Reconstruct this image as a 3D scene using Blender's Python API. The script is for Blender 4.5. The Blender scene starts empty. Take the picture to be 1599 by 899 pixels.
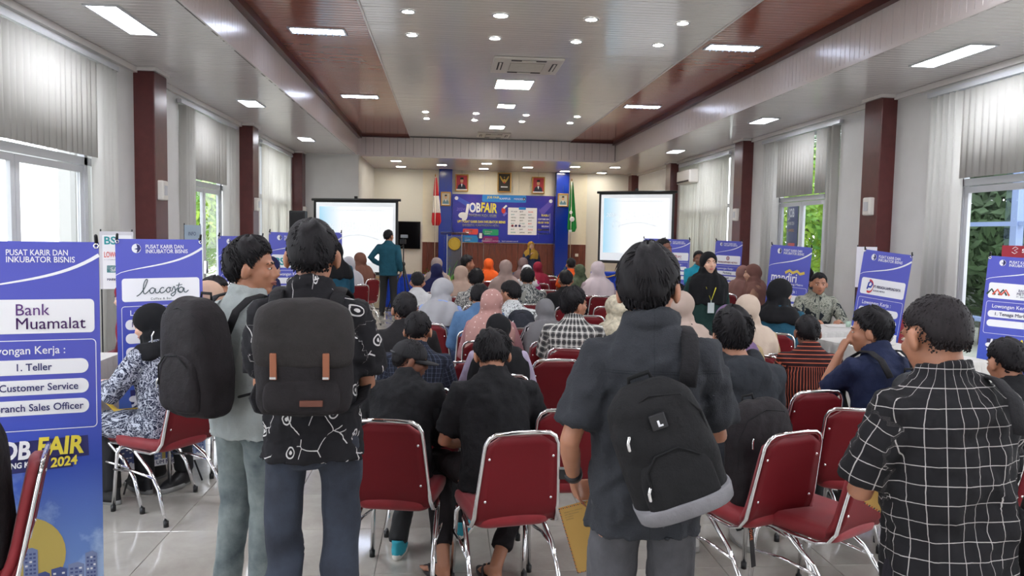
import bpy, bmesh, math, random
import numpy as np
from mathutils import Vector, Matrix
C = bpy.context.scene
COL = C.collection
R = math.radians
random.seed(7)
# ---------------------------------------------------------------- camera
H = 1.72; F = 1200.0; PCX, PCY = 799.5, 449.5
MC = np.array([[0.99621779, -0.01246766, -0.08599231], [-0.0848881, 0.07163728, -0.99381191], [0.01855076, 0.99735283, 0.07030797]])
cam_d = bpy.data.cameras.new('camera'); cam = bpy.data.objects.new('camera', cam_d); COL.objects.link(cam)
cam_d.sensor_width = 36.0; cam_d.lens = 36.0 * F / 1599.0; cam_d.clip_start = 0.05; cam_d.clip_end = 300
m4 = Matrix.Identity(4)
for i in range(3):
    for j in range(3): m4[i][j] = MC[i, j]
m4[2][3] = H
cam.matrix_world = m4
C.camera = cam
C.view_settings.view_transform = 'Standard'; C.view_settings.look = 'None'
C.view_settings.gamma = 1; C.view_settings.use_curve_mapping = False
C.view_settings.exposure = 1.02
C.cycles.max_bounces = 7; C.cycles.diffuse_bounces = 4; C.cycles.glossy_bounces = 3; C.cycles.transmission_bounces = 4
C.cycles.use_denoising = True; C.cycles.sample_clamp_indirect = 4.0; C.cycles.caustics_reflective = False; C.cycles.caustics_refractive = False
# ---------------------------------------------------------------- world: pale overcast sky
W = bpy.data.worlds.new('sky'); C.world = W; W.use_nodes = True
wn = W.node_tree; bg = wn.nodes['Background']
tc = wn.nodes.new('ShaderNodeTexCoord'); sep = wn.nodes.new('ShaderNodeSeparateXYZ'); rmp = wn.nodes.new('ShaderNodeValToRGB')
wn.links.new(tc.outputs['Generated'], sep.inputs[0]); wn.links.new(sep.outputs[2], rmp.inputs[0]); wn.links.new(rmp.outputs[0], bg.inputs[0])
rmp.color_ramp.elements[0].color = (.93, .96, 1, 1); rmp.color_ramp.elements[1].color = (.82, .90, 1, 1); rmp.color_ramp.elements[1].position = .8
bg.inputs[1].default_value = 2.1
# ---------------------------------------------------------------- pixel helpers (photo frame 1599x899)
def ray(px, py):
    v = np.array([(px - PCX) / F, -(py - PCY) / F, -1.0]); return MC @ v
def atY(px, py, y):
    r = ray(px, py); t = y / r[1]; return Vector((r[0] * t, y, H + r[2] * t))
def atZ(px, py, z):
    r = ray(px, py); t = (z - H) / r[2]; return Vector((r[0] * t, r[1] * t, z))
def atX(px, py, x):
    r = ray(px, py); t = x / r[0]; return Vector((x, r[1] * t, H + r[2] * t))
# ---------------------------------------------------------------- materials
class NT:
    def __init__(s, name):
        s.m = bpy.data.materials.new(name); s.m.use_nodes = True; s.t = s.m.node_tree
        s.b = s.t.nodes['Principled BSDF']
    def n(s, typ, **kw):
        nd = s.t.nodes.new('ShaderNode' + typ)
        for k, v in kw.items():
            if k.startswith('i_'):
                key = k[2:]; key = int(key) if key.isdigit() else key.replace('_', ' ')
                if hasattr(v, 'links') or isinstance(v, bpy.types.NodeSocket): s.t.links.new(v, nd.inputs[key])
                else: nd.inputs[key].default_value = v
            else: setattr(nd, k, v)
        return nd
    def math(s, op, a, b=0.0, c=None):
        nd = s.t.nodes.new('ShaderNodeMath'); nd.operation = op
        for i, v in enumerate((a, b) if c is None else (a, b, c)):
            if isinstance(v, bpy.types.NodeSocket): s.t.links.new(v, nd.inputs[i])
            else: nd.inputs[i].default_value = v
        return nd.outputs[0]
    def mix(s, f, a, b):
        nd = s.t.nodes.new('ShaderNodeMix'); nd.data_type = 'RGBA'
        for i, v in ((0, f), (6, a), (7, b)):
            if isinstance(v, bpy.types.NodeSocket): s.t.links.new(v, nd.inputs[i])
            else: nd.inputs[i].default_value = v if i == 0 else (tuple(v) + (1,) if len(v) == 3 else v)
        return nd.outputs[2]
    def col(s, sock): s.t.links.new(sock, s.b.inputs['Base Color'])
    def bump(s, h, st=.3, d=.01):
        nd = s.n('Bump', i_Strength=st, i_Distance=d); s.t.links.new(h, nd.inputs['Height']); s.t.links.new(nd.outputs[0], s.b.inputs['Normal'])
    def obj(s): return s.n('TexCoord').outputs['Object']
    def noise(s, vec, scale, det=3, out=0, rough=.5, dist=0):
        return s.n('TexNoise', i_Vector=vec, i_Scale=scale, i_Detail=det, i_Roughness=rough, i_Distortion=dist).outputs[out]
    def ramp(s, f, a, b):
        nd = s.n('MapRange', i_0=f, i_1=a, i_2=b); return nd.outputs[0]
def srgb(h):
    if isinstance(h, str):
        h = h.lstrip('#'); v = [int(h[i:i + 2], 16) / 255 for i in (0, 2, 4)]
    else: v = h
    return tuple((x / 12.92 if x <= .04045 else ((x + .055) / 1.055) ** 2.4) for x in v)
MATS = {}
def mat(name, c, rough=.6, metal=0., var=.0, vs=8., bump=0., bs=60., emit=0., spec=.5, alpha=None, sheen=0., coat=0., trans=0.):
    if name in MATS: return MATS[name]
    k = NT(name); c = srgb(c); b = k.b
    b.inputs['Base Color'].default_value = c + (1,); b.inputs['Roughness'].default_value = rough; b.inputs['Metallic'].default_value = metal
    b.inputs['Specular IOR Level'].default_value = spec
    if coat: b.inputs['Coat Weight'].default_value = coat; b.inputs['Coat Roughness'].default_value = .08
    if sheen: b.inputs['Sheen Weight'].default_value = sheen
    if trans: b.inputs['Transmission Weight'].default_value = trans
    if emit: b.inputs['Emission Color'].default_value = c + (1,); b.inputs['Emission Strength'].default_value = emit
    if var or bump:
        v = k.obj()
        if var:
            f = k.noise(v, vs); f = k.ramp(f, .3, .7)
            k.col(k.mix(f, tuple(x * (1 - var) for x in c), tuple(min(1, x * (1 + var)) for x in c)))
        if bump: k.bump(k.noise(v, bs, 4), bump)
    MATS[name] = k.m; return k.m
# ---------------------------------------------------------------- geometry collector
def nrm(v):
    v = np.asarray(v, float); n = np.linalg.norm(v); return v / n if n > 1e-9 else np.array([0, 0, 1.])
def frames(P):
    P = np.asarray(P, float); n = len(P); T = [nrm(P[min(i + 1, n - 1)] - P[max(i - 1, 0)]) for i in range(n)]
    ref = np.array([1., 0, 0]) if abs(T[0][0]) < .8 else np.array([0, 1., 0])
    u = nrm(ref - T[0] * (ref @ T[0])); U = [u]
    for i in range(1, n):
        u = U[-1] - T[i] * (U[-1] @ T[i]); U.append(nrm(u))
    return T, U, [np.cross(T[i], U[i]) for i in range(n)]
class G:
    def __init__(s): s.v = []; s.f = []; s.mi = []; s.cur = 0
    def add(s, vs, fs, mi=None):
        o = len(s.v); s.v.extend([tuple(map(float, p)) for p in vs]); s.f.extend([tuple(i + o for i in f) for f in fs]); s.mi.extend([s.cur if mi is None else mi] * len(fs)); return s
    def box(s, x0, x1, y0, y1, z0, z1, m=None):
        vs = [(x, y, z) for z in (z0, z1) for y in (y0, y1) for x in (x0, x1)]
        if m is not None: vs = [tuple(m @ Vector(p)) for p in vs]
        return s.add(vs, [(0, 2, 3, 1), (4, 5, 7, 6), (0, 1, 5, 4), (2, 6, 7, 3), (0, 4, 6, 2), (1, 3, 7, 5)])
    def quad(s, a, b, c, d): return s.add([a, b, c, d], [(0, 1, 2, 3)])
    def rings(s, rings, cap=True, closed=False):
        n = len(rings[0]); vs = [p for r in rings for p in r]; fs = []
        k = len(rings)
        for i in range(k if closed else k - 1):
            j2 = (i + 1) % k
            for j in range(n): fs.append((i * n + j, i * n + (j + 1) % n, j2 * n + (j + 1) % n, j2 * n + j))
        if cap and not closed:
            fs.append(tuple(range(n - 1, -1, -1))); fs.append(tuple((k - 1) * n + j for j in range(n)))
        return s.add(vs, fs)
    def tube(s, P, r, n=10, cap=True, flat=None, up=None, ends=False):
        P = np.asarray(P, float); r = np.broadcast_to(np.asarray(r, float), (len(P),)) if np.ndim(r) < 2 else np.asarray(r, float)
        if ends and np.ndim(r) == 1:   # rounded ends
            t0 = nrm(P[0] - P[1]); t1 = nrm(P[-1] - P[-2]); ra, rb = r[0], r[-1]
            P = np.vstack([P[0] + t0 * ra * .95, P[0] + t0 * ra * .6, P, P[-1] + t1 * rb * .6, P[-1] + t1 * rb * .95])
            r = np.concatenate([[ra * .3, ra * .8], r, [rb * .8, rb * .3]])
        T, U, V = frames(P)
        if up is not None:
            U = [nrm(np.asarray(up, float) - t * (np.asarray(up, float) @ t)) for t in T]; V = [np.cross(T[i], U[i]) for i in range(len(P))]
        rs = []
        for i in range(len(P)):
            a, b = (r[i], r[i] * (flat or 1)) if np.ndim(r) == 1 else r[i]
            rs.append([P[i] + U[i] * a * math.cos(q) + V[i] * b * math.sin(q) for q in [2 * math.pi * j / n for j in range(n)]])
        return s.rings(rs, cap)
    def ell(s, c, r, rot=None, n=16, m=10):
        c = np.asarray(c, float); rs = []
        Q = np.array(rot.to_3x3()) if rot is not None else np.eye(3)
        for i in range(m + 1):
            t = math.pi * (i + .0) / m; t = min(max(t, .12), math.pi - .12)
            rs.append([c + Q @ np.array([r[0] * math.sin(t) * math.cos(2 * math.pi * j / n), r[1] * math.sin(t) * math.sin(2 * math.pi * j / n), -r[2] * math.cos(t)]) for j in range(n)])
        return s.rings(rs)
    def prism(s, pts, z0, z1):   # pts 2d ccw in xy
        n = len(pts); return s.rings([[(p[0], p[1], z0) for p in pts], [(p[0], p[1], z1) for p in pts]])
    def xf(s, M, i0=0):
        for i in range(i0, len(s.v)): s.v[i] = tuple(M @ Vector(s.v[i]))
        return s
    def mesh(s, name='m', smooth=False, mats=()):
        me = bpy.data.meshes.new(name); me.from_pydata(s.v, [], s.f)
        for m in mats: me.materials.append(m)
        if len(mats) > 1: me.polygons.foreach_set('material_index', s.mi)
        if smooth: me.polygons.foreach_set('use_smooth', [True] * len(me.polygons))
        me.update(); return me
    def obj(s, name, m, parent=None, smooth=False, **kw):
        ms = m if isinstance(m, (list, tuple)) else [m]
        return link(name, s.mesh(name, smooth, ms), parent, **kw)
def link(name, me, parent=None, label=None, cat=None, group=None, kind=None, loc=None, rot=None):
    o = bpy.data.objects.new(name, me); COL.objects.link(o)
    if parent is not None: o.parent = parent
    tag(o, label, cat, group, kind)
    if loc is not None: o.location = loc
    if rot is not None: o.rotation_euler = rot
    return o
def tag(o, label=None, cat=None, group=None, kind=None):
    for k, v in (('label', label), ('category', cat), ('group', group), ('kind', kind)):
        if v: o[k] = v
    return o
def thing(name, label, cat, loc=(0, 0, 0), rz=0., group=None):
    o = link(name, None, None, label, cat, group); o.location = loc; o.rotation_euler = (0, 0, rz); o.empty_display_size = .1; return o
def struct(name, g, m, parent=None, smooth=False):
    return g.obj(name, m, parent, smooth, kind=None if parent else 'structure')
def bevel(o, w=.004, seg=2):
    b = o.modifiers.new('bevel', 'BEVEL'); b.width = w; b.segments = seg; b.limit_method = 'ANGLE'; return o
def dup(root, loc=None, rz=None, label=None, group=None):
    def cp(o, par):
        c = o.copy(); COL.objects.link(c); c.parent = par
        for ch in kids.get(o.name, ()): cp(ch, c)
        return c
    kids = {}
    for o in list(root.children_recursive): kids.setdefault(o.parent.name, []).append(o)
    r = cp(root, None)
    if loc is not None: r.location = loc
    if rz is not None: r.rotation_euler = (0, 0, rz)
    if label: r['label'] = label
    if group: r['group'] = group
    return r
_font_tmp = {}
def text_geo(body, size, align='LEFT', bold=0., shear=0., sx=1., space=1.):
    key = (body, size, align, bold, shear, sx, space)
    if key not in _font_tmp:
        mb = 'M' in body and bold > 0   # the built-in M does not fill when thickened: lay shifted copies instead
        cu = bpy.data.curves.new('t', 'FONT'); cu.body = body; cu.size = size; cu.align_x = align; cu.offset = 0 if mb else bold * size; cu.shear = shear
        cu.space_character = space; cu.resolution_u = 3; cu.fill_mode = 'FRONT'
        o = bpy.data.objects.new('t', cu); me = o.to_mesh()
        _font_tmp[key] = ([(v.co.x * sx, v.co.y, 0) for v in me.vertices], [tuple(p.vertices) for p in me.polygons])
        if mb:
            V_, F_ = _font_tmp[key]; nV = len(V_); b_ = bold * size; V2, F2 = [], []
            for i, (dx, dy) in enumerate(((-b_, 0), (b_, 0), (0, b_), (0, -b_))): V2 += [(x + dx, y + dy, 0) for x, y, _ in V_]; F2 += [tuple(q + i * nV for q in f) for f in F_]
            _font_tmp[key] = (V2, F2)
        o.to_mesh_clear(); bpy.data.objects.remove(o); bpy.data.curves.remove(cu)
    return _font_tmp[key]
# ================================================================ setting
XL, XR, YB, YE = -3.74, 5.84, -4.0, 23.8        # room
ZL, ZT = 3.62, 4.14                              # side soffit, tray
TL, TR, YT = -2.26, 4.37, 19.9                   # tray
WHITE = mat('wall_paint', '#d9d8d6', .55, var=.03, vs=3, bump=.05, bs=200)
PVC = mat('white_pvc', '#dedad8', .14, spec=.5, var=.02, vs=2)
PVCW = mat('white_pvc_fascia', '#dcd4d2', .25, spec=.5)
BRN = mat('brown_pvc', '#9a5746', .14, spec=.6, var=.08, vs=3)
DBRN = mat('dark_brown_trim', '#4a1a16', .3)
GAP = mat('joint_grey', '#6d6866', .8)
COLM = mat('maroon_column_paint', '#5a2a29', .32, var=.14, vs=9, bump=.03)
ALU = mat('white_aluminium', '#c6c8cc', .3, spec=.6)
CREAM = mat('cream_panel', '#ece4cf', .4, var=.02)
BLUE = mat('blue_gloss_panel', '#12309a', .16, spec=.6)
CHROME = mat('chrome', '#e8e8ea', .09, 1.)
BLACKM = mat('black_plastic', '#131315', .38)
BLACKF = mat('black_fabric_cover', '#19191b', .8, bump=.2, bs=300)
def woodmat():
    k = NT('brown_wainscot_wood'); v = k.obj(); mp = k.n('Mapping', i_Vector=v, i_Scale=(14, 14, 1.2))
    f = k.noise(mp.outputs[0], 2.4, 5, dist=1.2); k.col(k.mix(k.ramp(f, .3, .7), srgb('#5b2a1b'), srgb('#7c4230'))); k.b.inputs['Roughness'].default_value = .4
    return k.m
WOOD = woodmat()
def tilemat():
    k = NT('glossy_floor_tile'); v = k.obj()
    inf = k.n('ObjectInfo').outputs['Random']
    w = k.n('Mapping', i_Vector=v); k.t.links.new(inf, w.inputs['Rotation']); 
    f = k.noise(w.outputs[0], 2.6, 6, rough=.62, dist=.6)
    c = k.mix(k.ramp(f, .35, .68), srgb('#a39e97'), srgb('#bab6ae'))
    c2 = k.mix(k.math('MULTIPLY', inf, .22), c, srgb('#aaa59c')); k.col(c2)
    k.b.inputs['Roughness'].default_value = .085; k.b.inputs['Specular IOR Level'].default_value = .6
    return k.m
TILE = tilemat()
# ---- floor: tiles one by one near the camera, the rest joined
fl = link('floor', G().box(XL - .3, XR + .3, YB, YE + .3, -.12, -.012).mesh('floor', mats=[mat('tile_grout', '#8f8a84', .8)]), kind='structure')
TS = .6; g = .0016
tme = G()
tme.rings([[(g, g, -.012), (TS - g, g, -.012), (TS - g, TS - g, -.012), (g, TS - g, -.012)], [(g, g, -.0015), (TS - g, g, -.0015), (TS - g, TS - g, -.0015), (g, TS - g, -.0015)],
           [(g + .0015, g + .0015, 0), (TS - g - .0015, g + .0015, 0), (TS - g - .0015, TS - g - .0015, 0), (g + .0015, TS - g - .0015, 0)]])
tmesh = tme.mesh('tile', mats=[TILE]); rest = G(); x0 = XL - .2
for iy in range(46):
    for ix in range(17):
        X, Y = x0 + ix * TS, YB + iy * TS
        if 2.4 < Y < 10.6 and -3.4 < X < 4.9:
            link('tile', tmesh, fl, loc=(X, Y, 0))
        else:
            rest.box(X + g, X + TS - g, Y + g, Y + TS - g, -.012, 0)
rest.obj('tile_field', TILE, fl, kind='stuff')
# ---- walls
struct('wall_rear', G().box(XL - .3, XR + .3, YB - .2, YB, 0, ZT + .3), WHITE)
struct('wall_front', G().box(XL - .3, XR + .3, YE + .02, YE + .2, 0, ZT), WHITE)
struct('roof_slab', G().box(XL - .3, XR + .3, YB, YE + .2, ZT + .06, ZT + .26), GAP)
WIN = {'left': [(-3.2, 0.2), (1.8, 4.4), (5.4, 8.97), (11.2, 13.87), (15.9, 18.75)], 'right': [(-3.2, 0.2), (1.8, 4.4), (5.4, 8.86), (11.13, 13.75), (15.6, 18.85)]}
ZW = 3.46
for side, X, sg in (('left', XL, -1), ('right', XR, 1)):
    g1 = G(); a, b = sorted((X, X + sg * .2)); y = YB
    for (y0, y1) in WIN[side]:
        g1.box(a, b, y, y0, 0, ZT); g1.box(a, b, y0, y1, ZW, ZT); y = y1
    g1.box(a, b, y, YE + .2, 0, ZT); struct('wall_' + side, g1, WHITE)
    g1 = G(); xi = X - sg * .05; a, b = sorted((X, xi)); g1.box(a, b, YB, YE, ZL - .07, ZL - .004)
    struct('trim_%d' % (1 if sg < 0 else 2), g1, mat('white_gloss_trim', '#dedad6', .25))
    g1 = G(); a, b = sorted((X, X - sg * .012)); g1.box(a, b, YB, YE, 0, .1); struct('baseboard_' + side, g1, WOOD)
# ---- columns
def column(n, x0, x1, y0, y1):
    c = struct('column_%d' % n, G().box(x0, x1, y0, y1, 0, ZL - .045), COLM); bevel(c, .01)
    struct('column_capital', G().box(x0 - .03, x1 + .03, y0 - .035, y1 + .03, ZL - .045, ZL - .002), mat('white_gloss_trim', '#dedad6', .25), c)
n = 0
for y in (9.66, 14.38, 19.15):
    n += 1; column(n, XL - .02, -3.5, y, y + .42)
for y in (9.7, 14.42, 19.2, 23.3):
    n += 1; column(n, 5.63, XR + .02, y, y + .42)
for i, (x, y, sg) in enumerate(((-3.5, 9.66, -1), (-3.5, 14.38, -1), (-3.5, 19.15, -1), (5.63, 9.7, 1), (5.63, 14.42, 1))):
    t = thing('wall_lamp', ['white box wall lamp on the maroon column next to the hijab banner side', '', '', '', ''][i] or 'x', 'lamp', (x - (.02 if sg > 0 else -.02), y + .16, 2.05))
    t['label'] = ['white box wall light on the nearest left maroon column', 'white box wall light on the second left maroon column', 'white box wall light on the left column above the loudspeaker',
                  'white box wall light on the nearest right maroon column', 'white box wall light on the right column beside the curtained window'][i]
    bevel(G().box(-.045, .045, -.09, .09, 0, .24).obj('lamp_shade', mat('frosted_white', '#e6e2da', .4), t), .02, 3)
    G().box(-.05, .05, -.05, .05, .06, .18).obj('bracket', ALU, t)
# ---- ceiling panels
def panel_mesh(L, axis='x', w=.2, m=PVC, name='panel'):
    h = w / 2 - .0025; pr = [(-h, .012), (-h, .003), (-h + .004, 0), (-.006, 0), (0, .004), (.006, 0), (h - .004, 0), (h, .003), (h, .012)]
    g0 = G()
    g0.rings([[(-L / 2, y, z) for y, z in pr], [(L / 2, y, z) for y, z in pr]])
    return g0.mesh(name, mats=[m])
cl = struct('ceiling', G().box(XL, XR, YB, YE + .02, ZT + .02, ZT + .05), GAP)
def ceil_field(xa, xb, z, ya, yb, yfar, m, par, nm):
    me = panel_mesh(xb - xa - .004, m=m, name=nm); rs = random.Random(3); y = ya + .1; far = G()
    pr = [(v.co.x, v.co.y, v.co.z) for v in me.vertices]; pf = [tuple(p.vertices) for p in me.polygons]
    while y < yb:
        rx = rs.gauss(0, .0035)
        if 6.5 < y < yfar: link('ceiling_panel', me, par, loc=((xa + xb) / 2, y, z), rot=(rx, rs.gauss(0, .0006), 0))
        else: far.add([((xa + xb) / 2 + a, y + b, z + c + rx * b) for a, b, c in pr], pf)
        y += .2
    far.obj('panel_field', m, par, kind='stuff')
ceil_field(-.95, 3.16, ZT, YB, YT, 15.6, PVC, cl, 'panel_white')
cb1 = struct('ceiling_brown_left', G().box(TL, -.955, YB, YT, ZT + .014, ZT + .019), GAP); ceil_field(TL + .02, -.96, ZT, YB, YT, 14.5, BRN, cb1, 'panel_brown')
cb2 = struct('ceiling_brown_right', G().box(3.165, TR, YB, YT, ZT + .014, ZT + .019), GAP); ceil_field(3.17, TR - .02, ZT, YB, YT, 14.5, BRN, cb2, 'panel_brown')
cs1 = struct('ceiling_side_left', G().box(XL, TL, YB, YT, ZL + .016, ZL + .03), GAP); ceil_field(XL, TL, ZL, YB, YT, 14.0, PVC, cs1, 'panel_side')
cs2 = struct('ceiling_side_right', G().box(TR, XR, YB, YT, ZL + .016, ZL + .03), GAP); ceil_field(TR, XR, ZL, YB, YT, 14.0, PVC, cs2, 'panel_side')
cs3 = struct('ceiling_stage', G().box(XL, XR, YT, YE + .02, ZL + .016, ZL + .03), GAP)
far = G(); me = panel_mesh(XR - XL); y = YT + .1
while y < YE: far.add([((XL + XR) / 2 + v.co.x, y + v.co.y, ZL + v.co.z) for v in me.vertices], [tuple(p.vertices) for p in me.polygons]); y += .2
far.obj('panel_field', PVC, cs3, kind='stuff')
# fascias (vertical strips)
for nm, x, sg in (('left', TL, 1), ('right', TR, -1)):
    base = struct('fascia_' + nm, G().box(min(x, x - sg * .03), max(x, x - sg * .03), YB, YT, ZL, ZT), GAP)
    pr = [(-.0975, 0), (-.0955, .012), (-.005, .012), (0, .006), (.005, .012), (.0955, .012), (.0975, 0)]
    gg = G().rings([[(sg * d, a, ZL + .03) for a, d in pr], [(sg * d, a, ZT - .09) for a, d in pr]]); me = gg.mesh('fascia_panel', mats=[PVCW]); far = G(); y = YB + .1
    while y < YT:
        if 6.5 < y < 13: link('fascia_panel', me, base, loc=(x, y, 0), rot=(0, 0, random.gauss(0, .004)))
        else: far.add([(x + a, y + b, c) for a, b, c in gg.v], gg.f)
        y += .2
    far.obj('panel_field', PVCW, base, kind='stuff')
    a, b = sorted((x - sg * .0, x + sg * .02))
    G().box(a, b, YB, YT, ZL - .01, ZL + .035).obj('edge_strip', PVCW, base)
    G().box(*sorted((x, x + sg * .1)), YB, YT, ZT - .09, ZT - .002).obj('brown_cove', DBRN, base)
base = struct('fascia_front', G().box(TL, TR, YT, YT + .03, ZL, ZT), GAP)
x = TL + .1
while x < TR:
    G().rings([[(x + a, YT - d, ZL + .03) for a, d in pr[::-1]], [(x + a, YT - d, ZT - .03) for a, d in pr[::-1]]]).obj('fascia_panel', PVCW, base); x += .2
G().box(TL, TR, YT - .02, YT, ZL - .01, ZL + .035).obj('edge_strip', PVCW, base)
G().box(TL, -.955, YT - .1, YT, ZT - .05, ZT - .002).obj('brown_cove', DBRN, base); G().box(3.165, TR, YT - .1, YT, ZT - .05, ZT - .002).obj('brown_cove', DBRN, base)
for sx in (-.955, 3.165): G().box(sx - .012, sx + .012, YB, YT, ZT - .012, ZT + .004).obj('edge_strip', PVCW, cl)
# ---- lamps
def emat(name, c, s): return mat(name, c, .5, emit=s)
E_SIDE = emat('lamp_glow_cool', '#f4f7ff', 20.); E_DOWN = emat('downlight_glow', '#fffaf2', 40.); E_BIG = emat('panel_glow', '#ffffff', 34.); E_ST = emat('stage_glow', '#fff6e4', 30.)
E_TUBE = emat('tube_glow', '#dfe9ff', 16.)
def troffer(x, y, z, w, l, label, em, group=None, slats=0):
    t = thing('ceiling_light', label, 'ceiling light', (x, y, z), 0, group)
    g0 = G(); e = .025
    for bx in ((-w / 2, w / 2, -l / 2, -l / 2 + e), (-w / 2, w / 2, l / 2 - e, l / 2), (-w / 2, -w / 2 + e, -l / 2 + e, l / 2 - e), (w / 2 - e, w / 2, -l / 2 + e, l / 2 - e)): g0.box(*bx, -.012, .01)
    g0.obj('frame', ALU, t)
    if slats:
        G().box(-w / 2 + e, w / 2 - e, -l / 2 + e, l / 2 - e, .0, .008).obj('reflector', mat('reflector', '#cfd6e6', .25, .6), t)
        for ty in (-l * .2, l * .2): G().tube([(-w / 2 + .03, ty, -.008), (w / 2 - .03, ty, -.008)], .012, 8).obj('tube', em, t, True)
        for k in range(slats): sx = -w / 2 + w * (k + 1) / (slats + 1); G().box(sx - .004, sx + .004, -l / 2 + e, l / 2 - e, -.03, -.002).obj('louvre', mat('louvre_metal', '#b9c1d2', .3, .7), t)
    else: G().box(-w / 2 + e, w / 2 - e, -l / 2 + e, l / 2 - e, -.008, .006).obj('diffuser', em, t)
    return t
for i, (x, y) in enumerate(((-2.99, 7.53), (-2.97, 12.11), (-2.95, 16.59), (5.12, 7.6), (5.08, 12.18), (5.06, 16.91))):
    troffer(x, y, ZL - .002, .3, 1.0 if i % 3 == 0 else .62, 'bright rectangular light in the %s white side ceiling, %s' % (('left', 'right')[i // 3], ('nearest', 'second', 'farthest')[i % 3]), E_SIDE, 'lights in the white side ceilings')
for i, (x, y) in enumerate(((-1.59, 9.72), (-1.58, 14.23), (3.6, 9.71), (3.62, 14.31))):
    troffer(x, y, ZT - .002, .68, .3, 'louvred tube light in the %s brown ceiling strip, %s' % (('left', 'right')[i // 2], ('nearer', 'farther')[i % 2]), E_TUBE, 'louvred lights in the brown strips', 7)
for x, y, w, l, lb in ((1.06, 12.62, .62, .75, 'glaring square light panel in the middle of the white ceiling'), (1.1, 14.75, .36, .42, 'small square light panel behind the glaring one'), (1.12, 17.7, .36, .5, 'square light panel nearest the far air conditioner cassette')):
    troffer(x, y, ZT - .002, w, l, lb, E_BIG if w > .5 else E_DOWN, 'square light panels')
rows = ('row nearest the camera', 'second row', 'third row', 'last row'); cn = ('first from the left', 'second from the left', 'third from the left', 'fourth from the left')
for r_, ys in enumerate((8.71, 9.72, 15.78, 16.7)):
    for c_, xs in enumerate((-.45, .57, 1.59, 2.64)):
        t = thing('downlight', 'round recessed ceiling downlight, %s, %s' % (cn[c_], rows[r_]), 'ceiling light', (xs, ys, ZT - .003), 0, 'round downlights')
        rr = .085 if (r_, c_) != (0, 1) else .10
        gg = G(); n_ = 20; prf = [(rr, .0), (rr, -.008), (rr - .02, -.010), (rr - .022, .0)]
        gg.rings([[(a * math.cos(q), a * math.sin(q), zz) for q in [2 * math.pi * j / n_ for j in range(n_)]] for a, zz in prf], cap=False); gg.obj('ring', ALU, t, True)
        gg = G(); gg.rings([[(a * math.cos(q), a * math.sin(q), zz) for q in [2 * math.pi * j / n_ for j in range(n_)]] for a, zz in ((rr - .022, -.002), (rr * .5, -.012), (.004, -.016))]); gg.obj('bulb', E_DOWN, t, True)
st = ((-1.37, 21.01), (-1.34, 22.78), (-.15, 21.87), (1.07, 21.11), (1.07, 22.8), (2.29, 21.98), (3.55, 21.38), (3.51, 22.96), (4.65, 21.25), (4.67, 23.2))
stl = ('front left pair, nearer', 'left pair, nearer the stage wall', 'above the left blue pillar', 'centre pair, nearer', 'centre pair, nearer the eagle emblem', 'right of the centre pair', 'nearer one by the right blue pillar', 'right above the right blue pillar', 'nearer of the far right pair', 'farther of the far right pair')
for (x, y), lb in zip(st, stl): troffer(x, y, ZL - .002, .3, .3, 'small square stage ceiling light, ' + lb, E_ST, 'stage ceiling lights')
def cassette(x, y, s, label):
    t = thing('air_conditioner_cassette', label, 'air conditioner', (x, y, ZT - .004), 0, 'ceiling air conditioner cassettes'); a = s / 2
    bevel(G().box(-a, a, -a, a, -.03, .002).obj('cover', mat('ac_plastic', '#d6d0c8', .4), t), .012, 2)
    G().box(-a * .5, a * .5, -a * .5, a * .5, -.036, -.028).obj('grille', mat('ac_grille', '#b0a79c', .5), t)
    for k in range(9): yy = -a * .5 + a * (k + .5) / 9; G().box(-a * .48, a * .48, yy - .008, yy + .008, -.042, -.034).obj('grille_bar', mat('ac_plastic', '#d6d0c8', .4), t)
    for dx, dy, hx, hy in ((-.78, 0, .07, .5), (.78, 0, .07, .5), (0, -.78, .5, .07), (0, .78, .5, .07)):
        G().box((dx - hx) * a, (dx + hx) * a, (dy - hy) * a, (dy + hy) * a, -.034, -.028).obj('air_slot', mat('ac_slot', '#3b3533', .7), t)
        G().box((dx - hx * .4) * a, (dx + hx * .4) * a, (dy - hy * .95) * a, (dy + hy * .95) * a, -.044, -.03).obj('louvre', mat('ac_plastic', '#d6d0c8', .4), t)
cassette(1.11, 11.15, .98, 'ceiling air conditioner cassette nearest the camera'); cassette(1.12, 19.05, .8, 'ceiling air conditioner cassette just before the stage')
for i, (x, y, z) in enumerate(((-2.97, 2.9, ZL), (-2.97, -1.5, ZL), (5.1, 2.9, ZL), (5.1, -1.5, ZL), (-1.6, 5.0, ZT), (3.62, 5.0, ZT), (-1.6, .5, ZT), (3.62, .5, ZT), (1.06, 5.0, ZT), (1.06, 1.0, ZT), (1.06, -2.5, ZT))):
    LB_ = troffer(x, y, z - .002, .62, .62, 'rectangular ceiling light in the near end of the hall, out of the picture', E_SIDE, 'ceiling lights above and behind the viewer')
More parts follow.
